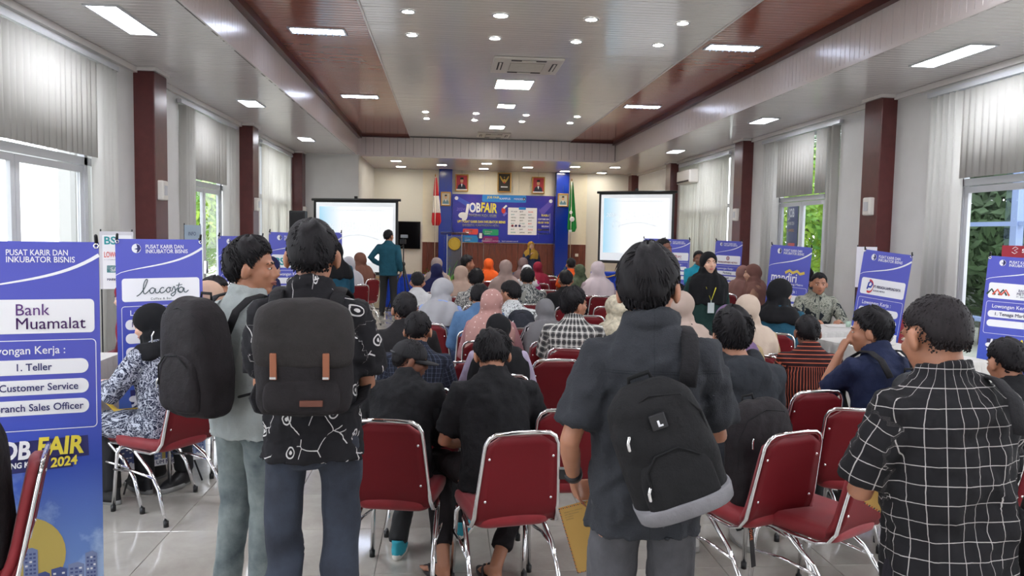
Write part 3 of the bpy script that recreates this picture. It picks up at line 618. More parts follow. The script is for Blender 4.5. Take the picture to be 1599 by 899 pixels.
P.text('OB', .165, .17, .125, INKW, bold=.035, maxw=.11); P.text('FAIR', .275, .165, .125, yel, bold=.035, rot=-.06, maxw=.16); P.text('PANGERAN MUDA NEGERI', .16, .212, .035, INKW, bold=.03, maxw=-.27, rot=-.02)
P.text('UPT PUSAT KARIR DAN INKUBATOR BISNIS', .05, .275, .032, yel, bold=.035, maxw=-.47); P.text('UNIVERSITAS MUHAMMADIYAH METRO', .10, .31, .03, INKW, bold=.03, maxw=-.36)
for (u0, u1, v0, v1, c_) in ((.105, .255, .335, .39, '#dd4b44'), (.30, .455, .335, .395, '#1f9e6c'), (.105, .255, .40, .465, '#2487c8'), (.30, .455, .405, .47, '#8c1d6c')): P.rr('info_box', flat('ink' + c_[1:], c_), u0, u1, v0, v1, .01); P.text('SEMINAR', u0 + .02, (v0 + v1) / 2, .018, INKW, bold=.02); P.text('& EXPO', u0 + .02, (v0 + v1) / 2 + .018, .016, INKW)
P.disc('info_hub', INKN, .28, .40, .035, 2); P.rr('hub_icon', INKW, .266, .294, .375, .425, .004, 3)
P.disc('rocket', flat('ink_red_print', '#dc4638'), .50, .15, .02, 2, ry=.03); P.line('rocket', INKW, [(.50, .13), (.53, .1)], .018, 3); P.line('rocket', flat('print_lilac', '#7f76d0'), [(.50, .2), (.53, .17)], .02, 2)
P.rr('sponsor_board', INKW, .545, .83, .12, .385, .004, 1); P.rr('sponsor_tab', flat('print_cyan', '#2a86d8'), .65, .72, .115, .14, .006, 2); rs = random.Random(5)
for r_ in range(8):
    u = .575
    for c_ in range(3):
        wv = rs.uniform(.04, .07); P.text(rs.choice(['BANK', 'BMT', 'PT. KOP', 'METRO', 'LAMPUNG']), u, .165 + r_ * .029, .018, rs.choice([INKN, flat('ink_slate', '#49595e'), flat('ink_red_print', '#dc4638'), flat('ink_teal', '#2f9aa0')]), bold=.01, maxw=wv, layer=2); u += .085
for u in (.59, .625, .66): P.disc('sponsor_seal', flat('ink_maroon', '#8c3040') if u < .6 else INKN, u, .297, .012, 2)
for i, (tx, m_, sz) in enumerate((('RABU', yel, .03), ('2 OKTOBER 2024', INKW, .022), ('08.00 WIB', yel, .028), ('SELESAI', INKW, .022), ('AULA KAMPUS', yel, .026), ('UM METRO', INKW, .022))): P.text(tx, .95, .2 + i * .035, sz, m_, align='RIGHT', bold=.02, maxw=.11)
P.line('divider', INKW, [(.96, .17), (.96, .37)], .002); P.line('divider', flat('print_lilac', '#7f76d0'), [(.85, .12), (.85, .42)], .002); P.text('@pusatkarir.ummetro   karir.ummetro.ac.id', .29, .455, .02, INKW, maxw=.42); P.done()
# ---- portraits and emblem
def picture(label, x, z, w, h, y, kind):
    t = thing('framed_picture', label, 'picture', (x, y, z - h / 2), 0); fr = .035; go = mat('gold_frame', '#b58a45', .35, .5)
    g0 = G()
    for bx in ((-w / 2, w / 2, 0, fr), (-w / 2, w / 2, h - fr, h), (-w / 2, -w / 2 + fr, fr, h - fr), (w / 2 - fr, w / 2, fr, h - fr)): g0.box(bx[0], bx[1], -.03, .01, bx[2], bx[3])
    bevel(g0.obj('frame', go, t), .006, 2); w2, h2 = w - 2 * fr, h - 2 * fr
    P = Print(w2, h2, None, 0); par = link('canvas', G().box(-w2 / 2, w2 / 2, -.005, .008, fr, h - fr).mesh('c', mats=[flat('pic_' + kind, {'red': '#a8303c', 'eagle': '#2a2620', 'grey': '#b9b3a4'}[kind])]), t)
    P.p = link('print', None, par, loc=(-w2 / 2, -.008, fr)) if False else t
    ox, oz = -w2 / 2, fr; P.put0 = P.put
    P.put = lambda nm, m, pts, fs, layer: P.L.setdefault((nm, m.name), (G(), m))[0].add([(x_ + ox, -.008 - .0016 * layer, z_ + oz) for x_, z_ in pts], fs)
    A = h2 / w2
    if kind == 'eagle':
        gd = flat('print_gold', '#c8a94f'); P.disc('emblem', gd, .5, A * .42, .13, 1, ry=.2)
        for sg in (-1, 1):
            for q in range(4): P.line('wing', gd, [(.5 + sg * .1, A * .5 - q * .05), (.5 + sg * .3, A * .30 - q * .06), (.5 + sg * .38, A * .18 - q * .03)], .045, 1)
        P.disc('shield', flat('ink_red', '#c23a40'), .5, A * .5, .08, 2); P.rr('ribbon', INKW, .2, .8, A * .72, A * .78, .01, 2); P.disc('head', gd, .5, A * .2, .05, 2)
    else:
        P.disc('face', flat('print_skin', '#c99a78'), .5, A * .36, .14, 2, ry=.19); P.poly('suit', flat('print_suit', '#20243a') if kind == 'red' else flat('print_suit2', '#5b7f92'), [(.1, A * .95), (.16, A * .68), (.4, A * .56), (.6, A * .56), (.84, A * .68), (.9, A * .95)][::-1], 1)
        P.poly('shirt_front', INKW, [(.42, A * .56), (.5, A * .78), (.58, A * .56)], 2); P.poly('cap_print', flat('print_black', '#16161c'), [(.35, A * .28), (.37, A * .14), (.64, A * .13), (.66, A * .27)], 3)
        P.line('caption_strip', INKW, [(0, A * .96), (1, A * .96)], .1, 2)
    P.done(); G().tube([(0, .0, h), (0, .02, h + .25)], .003, 5).obj('hanging_wire', BLACKM, t); return t
picture('gold-framed portrait with red background, upper left above the backdrop', .45, 3.24, .40, .52, YE - .14, 'red'); picture('gold-framed dark eagle emblem above the middle of the backdrop', 1.75, 3.28, .42, .60, YE - .14, 'eagle')
picture('gold-framed portrait with red background, upper right above the backdrop', 2.80, 3.22, .40, .52, YE - .14, 'red'); picture('small framed portrait on the left blue pillar', -.03, 2.73, .30, .42, YE - .45, 'grey'); picture('small framed portrait on the right blue pillar', 3.53, 2.77, .32, .40, YE - .45, 'grey')
# ---- projection screens
def pscreen(label, pl, pr_, yl, yr, zb, fn):
    a, b, w, h, rz = place_px(pl, pr_, yl, yr, zb); t = thing('projection_screen', label, 'screen', (a.x, a.y, 0), rz); P = Print(w, h, t, 0); zz = a.z; h = zz - zb
    P.put = lambda nm, m, pts, fs, layer: P.L.setdefault((nm, m.name), (G(), m))[0].add([(x_, -.004 - .0016 * layer, z_ + zb) for x_, z_ in pts], fs); P.h = h
    G().box(0, w, -.002, .002, zb, zz).obj('fabric', BLACKM, t)
    G().tube([(-.05, .01, zz + .01), (w + .05, .01, zz + .01)], .03, 10).obj('case', BLACKM, t, True); G().tube([(-.03, 0, zb - .01), (w + .03, 0, zb - .01)], .018, 8).obj('bottom_bar', BLACKM, t, True)
    G().box(w / 2 - .03, w / 2 + .03, .0, .05, zz + .0, zz + .09).obj('hook', BLACKM, t); G().tube([(w / 2, .05, 0.05), (w / 2, .05, zz + .04)], .018, 8).obj('mast', BLACKM, t)
    for q in range(3): an = R(90 + 120 * q); G().tube([(w / 2, .05, .42), (w / 2 + .5 * math.cos(an), .05 + .5 * math.sin(an), .01)], .012, 6).obj('leg', BLACKM, t)
    P.rr('projected_margin', mat('screen_border_lit', '#cfd3d6', .8, emit=.34), .03, .97, .025, h / w - .02, .003, 1)
    k = NT('projected_image_' + label[:5]); v = k.obj(); s_ = k.n('SeparateXYZ', i_Vector=v); f = k.math('MULTIPLY', k.ramp(s_.outputs[0], w * .32, .12), .9)
    c_ = k.mix(f, srgb('#fbfdff'), srgb('#8fd3f2')); k.t.links.new(c_, k.b.inputs['Emission Color']); k.b.inputs['Emission Strength'].default_value = .47; k.b.inputs['Base Color'].default_value = (.12, .12, .12, 1)
    P.rr('projected_picture', k.m, .07, .94, .07, h / w - .12, .003, 2)
    gr = mat('projected_grey', '#c5ccd2', .6, emit=.34)
    P.text('JOB FAIR', .30, .34, .17, gr, bold=.012, maxw=.56); P.text('JOB FAIR', .303, .337, .168, mat('projected_white', '#fbfcff', .6, emit=.5), bold=.0, maxw=.55, layer=4); P.text('2024', .1, .31, .07, gr, shear=.2)
    P.line('lettering', gr, [(.28 + .5 * i / 12, .43 - .05 * math.sin(math.pi * i / 12)) for i in range(13)], .006, 3); P.text('PUSAT KARIR DAN INKUBATOR BISNIS', .25, .12, .025, gr); P.text('UM METRO', .72, .12, .025, gr); P.disc('mascot_shape', gr, .24, .42, .05, 3, ri=.045)
    P.done(); return t
pscreen('projection screen on a stand left of the stage, behind the cameraman', (490, 312), (622, 318), 17.6, 17.0, .78, None)
pscreen('projection screen on a stand right of the stage', (936, 301), (1054, 301), 17.3, 16.4, 1.13, None)
# ---- chairs
RED = NT('red_velvet'); v = RED.obj(); RED.col(RED.mix(RED.ramp(RED.noise(v, 5, 3), .3, .7), srgb('#74101b'), srgb('#8a121e'))); RED.b.inputs['Roughness'].default_value = .6; RED.b.inputs['Sheen Weight'].default_value = .15; RED = RED.m
REDP = mat('red_back_shell', '#690f19', .55, var=.06, vs=3, spec=.3)
def chair_proto():
    t = thing('banquet_chair', 'x', 'chair')
    def bk(z): f = (z - .44) / .42; return -.20 - .085 * f        # y of the back at height z
    # seat cushion
    g0 = G(); prof = [(.0, .405, .9), (.012, .40, .97), (.035, .40, 1.0), (.058, .40, .985), (.072, .40, .9)]
    rs_ = []
    for dz, z0, s_ in prof:
        ring = []
        for u, v_ in rrect(-.205, .205, -.20, .225, .07, 5):
            x_ = u * (1 - .10 * (.225 - v_) / .425); ring.append((x_ * s_, .0125 + (v_ - .0125) * s_, .405 + dz + (.006 * math.cos(u * 7) if dz > .06 else 0)))
        rs_.append(ring)
    g0.rings(rs_); g0.obj('seat', RED, t, True)
    # back shell, front cushion and rear face
    def shell(y0, y1, inset):
        g1 = G(); n = 9; m_ = 10; rows = []
        for side in (0, 1):
            row = []
            for j in range(m_ + 1):
                z = .43 + (.845 - .43) * j / m_; hw = (.192 - .035 * (z - .43) / .42) - inset
                zt = .845 - z; r_ = .06
                if zt < r_: hw -= r_ - math.sqrt(max(r_ * r_ - (r_ - zt) ** 2, 0))
                bow = .03 * (1 - j / 3) ** 2 if j < 3 else 0
                row.append([(hw * (2 * i / n - 1), bk(z) + (y1 if side else y0) - .012 * (1 - (2 * i / n - 1) ** 2) * -1 + bow, z) for i in range(n + 1)])
            rows.append(row)
        A, B = rows; rings_ = [A[j] + B[j][::-1] for j in range(m_ + 1)]; g1.rings(rings_); return g1
    shell(-.022, -.006, .004).obj('back_shell', REDP, t, True); shell(-.006, .03, .012).obj('backrest', RED, t, True)
    # chrome frame
    P = [(.17, .16, .405), (.19, -.02, .40), (.2, -.13, .405), (.199, -.185, .425)] + [(.196 - .035 * (z - .43) / .42, bk(z) - .01, z) for z in (.47, .56, .66, .76, .81)] + [(.148, bk(.845) - .01, .842), (.12, bk(.86) - .01, .858), (.05, bk(.862) - .01, .862)]
    P = P + [(-x_, y_, z_) for x_, y_, z_ in P[::-1]]
    G().tube(P, .0105, 10, flat=.8).obj('back_frame', CHROME, t, True)
    for sg in (-1, 1):
        for nm, pp in (('leg', [(.165 * sg, .17, .41), (.185 * sg, .19, .36), (.2 * sg, .215, .015)]), ('leg', [(.17 * sg, .10, .41), (.185 * sg, .02, .385), (.2 * sg, -.12, .30), (.205 * sg, -.20, .2), (.215 * sg, -.27, .015)])):
            l_ = G().tube(pp, .0115, 10).obj(nm, CHROME, t, True); e_ = pp[-1]
            G().tube([(e_[0], e_[1], 0), (e_[0], e_[1], .035)], .015, 10).obj('foot_cap', BLACKM, l_, True)
        G().tube([(.2 * sg, .20, .26), (.205 * sg, .03, .28), (.207 * sg, -.16, .265)], .008, 8).obj('side_brace', CHROME, t, True)
        for z in (.55, .75): 
            x_ = (.155 - .03 * (z - .43)) * sg; G().ell((x_, bk(z) - .026 + .012 * (x_ / .19) ** 2 * -0 + .007, z), (.007, .005, .007), n=10, m=6).obj('rivet', CHROME, t, True)
    G().tube([(-.19, .19, .38), (.19, .19, .38)], .009, 8).obj('front_rail', CHROME, t, True)
    return t
CH0 = chair_proto(); CHN = [0]
def chair(x, y, rz, label, group='red banquet chairs'):
    CHN[0] += 1
    if CHN[0] == 1: c_ = CH0; c_.location = (x, y, 0); c_.rotation_euler = (0, 0, rz); tag(c_, label, None, group); return c_
    return dup(CH0, (x, y, 0), rz, label, group)
# ================================================================ people
TS_ = bpy.data.scenes.new('workbench')
def vox(g0, size, smooth=3, it2=0.5):
    me = g0.mesh('tmp'); o = bpy.data.objects.new('tmp', me); TS_.collection.objects.link(o)
    m = o.modifiers.new('r', 'REMESH'); m.mode = 'VOXEL'; m.voxel_size = size; m.adaptivity = 0
    if smooth: s_ = o.modifiers.new('s', 'SMOOTH'); s_.factor = it2; s_.iterations = smooth
    vl = TS_.view_layers[0]; vl.update(); ev = o.evaluated_get(vl.depsgraph)
    r = bpy.data.meshes.new_from_object(ev, depsgraph=vl.depsgraph)
    bpy.data.objects.remove(o); bpy.data.meshes.remove(me)
    r.polygons.foreach_set('use_smooth', [True] * len(r.polygons)); return r
def getv(me): a = np.empty(len(me.vertices) * 3); me.vertices.foreach_get('co', a); return a.reshape(-1, 3)
def getn(me): a = np.empty(len(me.vertices) * 3, dtype=np.float32); me.vertex_normals.foreach_get('vector', a); return a.reshape(-1, 3).astype(float)
def setv(me, a): me.vertices.foreach_set('co', a.ravel()); me.update()
def wn3(v, seed, f):   # cheap smooth noise from warped sines
    rs = np.random.RandomState(seed); out = np.zeros(len(v)); w = v.copy()
    for i in range(3): w = w + .35 / f * np.sin(v @ rs.normal(0, f, (3, 3)) + rs.uniform(0, 6, 3))
    for i in range(5): out += np.sin(w @ rs.normal(0, f, 3) + rs.uniform(0, 6)) * (.8 ** i)
    return out / 2.4
def folds(me, amp, f, seed, vz=1.):
    v = getv(me); n = getn(me); q = v * np.array([1, 1, vz]); d = wn3(q, seed, f); d = np.sign(d) * np.abs(d) ** .8
    r = 1 - 2 * np.abs(wn3(q, seed + 9, f * 1.7)); setv(me, v + n * (amp * (d * .7 + r * .45))[:, None])
def ik(sh, wr, pole, l1, l2):
    sh, wr = np.array(sh, float), np.array(wr, float); d = wr - sh; L = min(np.linalg.norm(d), (l1 + l2) * .995); dn = nrm(d); wr = sh + dn * L
    a = (l1 * l1 - l2 * l2 + L * L) / (2 * L); hh = math.sqrt(max(l1 * l1 - a * a, 0)); p = np.array(pole, float); p = nrm(p - dn * (p @ dn)); return sh + dn * a + p * hh, wr
def rotm(yaw, pitch, roll): return Matrix.Rotation(R(yaw), 3, 'Z') @ Matrix.Rotation(R(-pitch), 3, 'X') @ Matrix.Rotation(R(roll), 3, 'Y')
SKINS = {'m': ('#a8745a'), 'd': ('#7d513e'), 'l': ('#c1917a'), 'f': ('#d3a68e')}
def skin(k_):
    nm = 'skin_' + k_
    if nm in MATS: return MATS[nm]
    k = NT(nm); v = k.obj(); c = srgb(SKINS[k_]); n_ = k.noise(v, 9, 4); k.col(k.mix(k.ramp(n_, .3, .7), tuple(x * .86 for x in c), tuple(min(1, x * 1.08) for x in c))); k.b.inputs['Roughness'].default_value = .5
    k.b.inputs['Subsurface Weight'].default_value = .06; k.b.inputs['Subsurface Radius'].default_value = (.02, .008, .004); k.bump(k.noise(v, 160, 3), .12, .002); MATS[nm] = k.m; return k.m
def hairmat(nm='hair_black', c='#121013'):
    if nm in MATS: return MATS[nm]
    k = NT(nm); v = k.obj(); mp = k.n('Mapping', i_Vector=v, i_Scale=(1, 1, .25)); n_ = k.noise(mp.outputs[0], 130, 3); c = srgb(c)
    k.col(k.mix(k.ramp(n_, .35, .7), c, tuple(x * 1.6 + .003 for x in c))); k.b.inputs['Roughness'].default_value = .6; k.b.inputs['Specular IOR Level'].default_value = .22; k.bump(n_, .4, .003); MATS[nm] = k.m; return k.m
def headblobs(g0, T, lod, ears=True):
    def E(c, r, rot=None):
        q = Matrix(T.to_3x3()); 
        if rot is not None: q = q @ rot
        g0.ell(T @ Vector(c), r, q, 14 if lod < 2 else 12, 10 if lod < 2 else 8)
    E((0, -.014, .032), (.073, .092, .080)); E((0, .020, -.025), (.061, .070, .080)); E((0, .052, -.082), (.030, .030, .026)); E((0, .01, -.055), (.056, .058, .045))
    if lod < 2 or True:
        nb = [T @ Vector(p) for p in ((0, .078, .022), (0, .092, -.002), (0, .105, -.022), (0, .092, -.032))]; g0.tube(nb, [.008, .0095, .012, .009], 8, ends=True)
        if lod < 2:
            for s_ in (-1, 1): E((.011 * s_, .092, -.027), (.008, .010, .007)); E((.036 * s_, .055, -.018), (.024, .026, .022)); E((.026 * s_, .074, .026), (.024, .010, .008))
            E((0, .084, -.050), (.022, .010, .0055)); E((0, .081, -.061), (.019, .010, .0065)); E((0, .066, -.030), (.034, .020, .020))
    if ears:
        for s_ in (-1, 1):
            E((.083 * s_, -.008, -.010), (.012, .021, .034), Matrix.Rotation(R(-12), 3, 'X') @ Matrix.Rotation(R(22 * s_), 3, 'Z'))
            if lod < 1: E((.083 * s_, -.012, .006), (.006, .010, .020))
def hair_bound(az): return np.interp(az, [0, .55, .85, 1.15, 1.45, 1.75, 2.1, 3.15], [.50, .50, .40, .16, -.30, -.30, -.74, -.86])
def hair_obj(T, style, par, seed, lod, col='#121013', nm='hair'):
    m = hairmat('hair_' + col.lstrip('#'), col); th = {'short': .014, 'messy': .024, 'buzz': .006, 'long': .026, 'neat': .018}[style]; c = np.array([0, -.012, .028]); rad = np.array([.075, .093, .083]); rs = np.random.RandomState(seed)
    N, M_ = (44, 26) if lod < 1 else (28, 18); Q = np.array(T.to_3x3()); O = np.array(T.translation); vs = []
    def surf(n, off): return Q @ (c + n * (rad + off + np.array([0, 0, .042 if n[2] < 0 else 0]))) + O
    ph = rs.uniform(0, 6, 6)
    for i in range(M_ + 1):
        t = math.pi * i / M_; t = min(max(t, .05), 3.09)
        for j in range(N):
            a = 2 * math.pi * j / N; n = np.array([math.sin(t) * math.sin(a), math.sin(t) * math.cos(a), math.cos(t)]); az = abs((a + math.pi) % (2 * math.pi) - math.pi)
            zb = hair_bound(az) + .02 * math.sin(a * 9 + ph[0]); k_ = min(max((n[2] - zb) / (.22 if az < 1.3 else .5), 0), 1); k_ = k_ * k_ * (3 - 2 * k_)
            vol = 1 + .35 * math.sin(3 * a + ph[1]) * math.sin(t * 3 + ph[2]) + .3 * math.sin(7 * a + ph[3] + 4 * t)
            top = max(n[2], 0) if style in ('messy', 'short', 'long', 'neat') else 0
            off = -.02 + (.0225 + th * (vol * .8 if style != 'buzz' else 1) * (.55 + .6 * top)) * k_; vs.append(surf(n, off))
    g0 = G(); g0.rings([vs[i * N:(i + 1) * N] for i in range(M_ + 1)])
    if style != 'buzz' or lod < 1:
        nl = {0: 2100, 1: 520, 2: 120}[lod]; L0 = {'short': .020, 'messy': .042, 'long': .05, 'neat': .03, 'buzz': .014}[style]
        crown = nrm([.1, -.55, .8])
        for _ in range(nl):
            a = rs.uniform(0, 2 * math.pi); zc = rs.uniform(-.6, 1); az = abs((a + math.pi) % (2 * math.pi) - math.pi); zb = hair_bound(az)
            if zc < zb + (.04 if style != 'buzz' else -.03): continue
            sr = math.sqrt(1 - zc * zc); n = np.array([sr * math.sin(a), sr * math.cos(a), zc]); tg = n - crown * (n @ crown) * 1.0; tg = n * (n @ crown) - crown; tg = nrm(tg - n * (tg @ n)); tg = nrm(tg + rs.normal(0, .12 if style in ('long', 'neat') else .2, 3))
            L = L0 * rs.uniform(.6, 1.3) * (.25 + .75 * max(0, min(1, (zc - zb) / .6))); k_ = max(min((zc - zb) / (.3 if az < 1.3 else .55), 1), 0) ** 1.3; th_ = th * (.45 + .6 * max(zc, 0)) * k_
            p0 = n * (rad + th_ * .4 + np.array([0, 0, .042 if zc < 0 else 0])); cv = L * L * 5; p1 = p0 + tg * L * .5 + n * (.003 if style != 'messy' else .007) - n * cv * .25; p2 = p0 + tg * L + n * rs.uniform(-.006, .002 if style != 'messy' else .006) - n * cv
            w = (.0026 if style == 'buzz' else .0042 if lod < 1 else .0075) * rs.uniform(.6, 1.2); g0.tube([Q @ (c + p) + O for p in (p0, p1, p2)], [w, w * .8, w * .12], 4, cap=False)
    return g0.obj(nm, m, par, True)
def hand_geo(g0, wr, d, pn, side, curl=.35, spread=1., r=.0085):
    d = nrm(d); pn = nrm(np.array(pn, float) - d * (np.array(pn, float) @ d)); sd = np.cross(d, pn) * side   # sd: towards the thumb
    g0.tube([wr - d * .01, wr + d * .03, wr + d * .06, wr + d * .088], [(.016, .026), (.016, .036), (.015, .041), (.011, .039)], 10, up=pn)
    for i, (o_, L) in enumerate(((.030, .068), (.010, .076), (-.010, .071), (-.029, .056))):
        b = wr + d * .082 + sd * o_; P = [b]; dd = d + sd * o_ * 2.2 * spread; ang = curl * (1 + .12 * i)
        for k_ in range(3): dd = nrm(dd * math.cos(ang) + pn * math.sin(ang)); P.append(P[-1] + dd * L / 2.6 * (1 - .12 * k_))
        g0.tube(P, [r, r * .95, r * .88, r * .72], 8, ends=True)
    b = wr + d * .022 + sd * .026; dd = nrm(d * .75 + sd * .75 + pn * .25); P = [b, b + dd * .034]; dd = nrm(dd + d * .5 + pn * .35); P.append(P[-1] + dd * .028); P.append(P[-1] + nrm(dd + pn * .3) * .022)
    g0.tube(P, [r * 1.35, r * 1.15, r, r * .8], 8, ends=True)
ARM = {'down': ((.235, .04, -.05), (.25, -1, 0)), 'lap': ((.085, .30, .10), (1, -.7, -.5)), 'phone': ((.05, .33, .26), (1, -.4, -1)), 'knee': ((.13, .40, .07), (1, -.5, 0)), 'hip': ((.185, .05, .08), (1, -.9, .1)),
       'desk': ((.14, .40, .22), (1, -.4, -1)), 'fold': ((-.06, .20, .25), (1, -.2, -.6)), 'bag': ((.19, .20, .22), (.6, -.9, -.6))}
PEOPLE = []
def person(label, x, y, rz=0., pose='sit', h=1.66, lean=4., lod=1, head=(0, 5, 0), arms=('lap', 'lap'), top='tee', tm=None, bm_=None, hair='short', hc='#121013', sk='m', twist=0., legs=None, shoes=None, female=False,
           fold=.004, seed=None, face=None, build=1., vb=None, armpos=None, skirt=False, hm=None, hcurl=.4, z0=0., roll=0., footyaw=(8, -8), hjlen=.33, feet='shoe', group='people in the hall', collar=True, shirtlen=.0, at=None):
    seed = seed if seed is not None else len(PEOPLE) * 7 + 3; s = h / 1.68; rs = random.Random(seed)
    VB = vb or (.0095, .0130, .020)[lod]; VC = (.0120, .0160, .023)[lod]; wf = .88 if female else 1.; bd = build
    pz = .93 if pose == 'stand' else .535 / s; L_ = R(lean); hips = .09
    def headframe():
        pn_, _, fwn, upn = S(.54); hd = nrm(upn + fwn * .25 + np.array([0, math.sin(R(head[1])) * .35, 0])); Hc = pn_ + hd * .088; return Matrix.Translation(Hc) @ rotm(head[0], head[1], head[2]).to_4x4() @ Matrix.Scale(1.07, 4)
    def S(t):
        f = t / .52; n = 6; p = np.array([0, 0, pz]); a = 0
        for i in range(n):
            a = L_ * (.45 + .8 * (i + .5) / n * f) if t > 0 else 0
            p = p + np.array([math.sin(R(roll)) * math.cos(a), math.sin(a), math.cos(a)]) * t / n
        tw = R(twist) * max(0, min(1, f)); rt_ = np.array([math.cos(tw), math.sin(tw), 0]); up = nrm([math.sin(R(roll)), math.sin(a), math.cos(a)]); fw = nrm(np.cross(up, rt_)); return p, rt_, fw, up
    if at:
        T_ = atY(*at); HT = headframe(); tp = HT @ Vector((0, -.02, 0)); zt_ = tp.z + (.135 if hair in ('hijab', 'messy', 'cap', 'long') else .128)
        s0 = (T_.z - z0) / zt_ if pose == 'stand' else (T_.z - z0 - .535) / (zt_ - pz); s = min(max(s0, .86), 1.1)
        if abs(s - s0) > .002: print('SCALE', label[:40], round(s0, 3), 'z', round(T_.z, 2))
        if pose == 'sit': pz = .535 / s
        HT = headframe(); tp = HT @ Vector((0, -.02, 0)); o_ = Matrix.Rotation(R(rz), 3, 'Z') @ Vector((tp.x, tp.y, 0)) * s; x, y = T_.x - o_.x, T_.y - o_.y
    rt = thing('person', label, 'person', (x, y, z0), R(rz), None); rt.scale = (s, s, s); PEOPLE.append(rt)
    def sec(t, a, b, yo=0, e=2.4, n=22):
        p, rt_, fw, up = S(t); out = []
        for j in range(n):
            q = 2 * math.pi * j / n; c_, s_ = math.cos(q), math.sin(q); out.append(p + fw * yo + rt_ * a * math.copysign(abs(c_) ** (2 / e), c_) + fw * b * math.copysign(abs(s_) ** (2 / e), s_))
        return out
    def torso(g0, e_, boxy=0., hem=-.06, top_=.56, hw=1.):
        base = [(-.10, .115, .10, 0), (-.03, .16, .112, -.005), (.06, .155, .108, 0), (.18, .140, .098, .005), (.30, .158, .108, .005), (.385, .174, .108, .0), (.43, .178, .094, -.005), (.462, .150, .078, -.012), (.488, .108, .066, -.014), (.52, .072, .058, -.01), (.555, .056, .055, 0)]
        R_ = []
        for t, a, b, yo in base:
            if t < hem - .001 and boxy: continue
            if t > top_: continue
            a *= wf * bd; b *= (.95 if female else 1.) * bd; k_ = 1 if t < .38 else max(0, 1 - (t - .38) / .16)
            if boxy and t < .36: a = max(a, .160 * wf * (bd if bd > .95 else bd * .5 + .475) * boxy); b = max(b, .112 * bd * boxy)
            R_.append(sec(t, a + e_ * (.4 + .6 * k_), b + e_ * (.4 + .6 * k_), yo))
        if boxy: 
            t, a, b = hem, .162 * wf * (bd if bd > .95 else bd * .4 + .6) * boxy * hw + e_, .115 * bd * boxy * hw + e_; R_ = [sec(hem, a, b)] + R_
        g0.rings(R_)
    # joints
    p, rt_, fw, up = S(.428); sw = .172 * wf * bd; shd = [p + rt_ * sw * s_ - fw * .008 for s_ in (-1, 1)]
    A = []
    for i, s_ in enumerate((-1, 1)):
        sp = arms[i]
        if isinstance(sp, str): w_, pol = ARM[sp]; w_ = (w_[0] * s_, w_[1], w_[2] + pz); pol = (pol[0] * s_, pol[1], pol[2])
        else: w_, pol = sp
        el, wr = ik(shd[i], w_, pol, .285, .25); A.append((shd[i], el, wr))
    if pose == 'stand': kn = [((-.10, .03, .49), (-.12, -.02, .085)), ((.10, .03, .49), (.12, -.02, .085))]
    else: kn = [((-.12, .43, .50 / s), (-.12, .40, .085)), ((.12, .43, .50 / s), (.12, .40, .085))]
    if legs: kn = [legs[i] or kn[i] for i in (0, 1)]
    LG = [(np.array([hips * s_, .0, pz - (.03 if pose == 'stand' else .0)]), np.array(k_, float), np.array(a_, float)) for s_, (k_, a_) in zip((-1, 1), kn)]
    HT = headframe(); fwn = S(.54)[2]
    # body: one continuous skin surface
    g0 = G(); torso(g0, -.024); q = HT @ Vector((0, -.02, -.035)); g0.tube([S(.47)[0], S(.53)[0] - fwn * .004, q], [.058, .054 * (.9 if female else 1), .052 * (.9 if female else 1)], 12, ends=True); headblobs(g0, HT, lod, ears=hair != 'hijab')
    for i, s_ in enumerate((-1, 1)):
        sh, el, wr = A[i]; k_ = .88 if female else bd; inn = sh - rt_ * s_ * .05
        g0.tube([inn, sh, sh + (el - sh) * .35, el, el + (wr - el) * .3, wr], [.036 * k_, .041 * k_, .043 * k_, .037 * k_, .038 * k_, .026 * k_], 10, ends=True)
        d = nrm(wr - el); pn = (armpos or {}).get(i) or ((-s_, .2, 0) if d[2] < -.6 else (0, 0, -1)); hand_geo(g0, wr, d, pn, -s_ if d[2] < -.6 else s_ * -1, hcurl, r=.0085 if lod < 1 else .0095)
        hp, kn_, an = LG[i]
        if lod > 0 or (feet == 'shoe'): g0.tube([hp, hp + (kn_ - hp) * .4], [.075, .06], 8, ends=True); continue
        g0.tube([hp, hp + (kn_ - hp) * .5, kn_, kn_ + (an - kn_) * .3, an], [.080, .070, .050, .052, .034], 10, ends=True)
        yw = R(footyaw[i]); fd = np.array([-math.sin(yw), math.cos(yw), 0]); hz = np.array([0, 0, 1.])
        if feet == 'sandal':
            g0.tube([an, an - hz * .03, an - hz * .05 - fd * .015], [.036, .034, .030], 10, ends=True)
            g0.tube([an - hz * .045 - fd * .02, an - hz * .035 + fd * .05, an - hz * .052 + fd * .11, an - hz * .058 + fd * .135], [(.032, .030), (.030, .034), (.019, .042), (.013, .040)], 12, up=hz)
            sd = np.cross(fd, hz)
            for q_ in range(5): o_ = (-.034 + q_ * .016) * (1 if s_ > 0 else -1); L = .048 - .006 * q_; b = an - hz * .058 + fd * (.128 - .010 * q_) - sd * o_; g0.tube([b, b + fd * L * .6, b + fd * L - hz * .004], [.010 if q_ else .013, .0095 if q_ else .013, .008 if q_ else .011], 8, ends=True)
        else: g0.tube([an, an - hz * .04, an - hz * .05 + fd * .10], [.036, .034, .028], 8, ends=True)
    me = vox(g0, VB, 2, .5); link('body', me, rt); me.materials.append(skin(sk))
    # clothes
    tm = tm or mat('cotton_black', '#17171a', .8, bump=.15, bs=250); bm_ = bm_ or mat('trousers_black', '#18181b', .75, bump=.15, bs=200)
    g0 = G(); tun = top == 'dress'; hem = {'tee': -.085, 'shirt': -.10, 'long': -.085, 'hoodie': -.06, 'dress': -.12, 'jacket': -.07}[top] - shirtlen
    if pose == 'sit': hem = max(hem, -.06)
    ex = {'tee': .018, 'shirt': .020, 'long': .018, 'hoodie': .034, 'dress': .024, 'jacket': .030}[top]
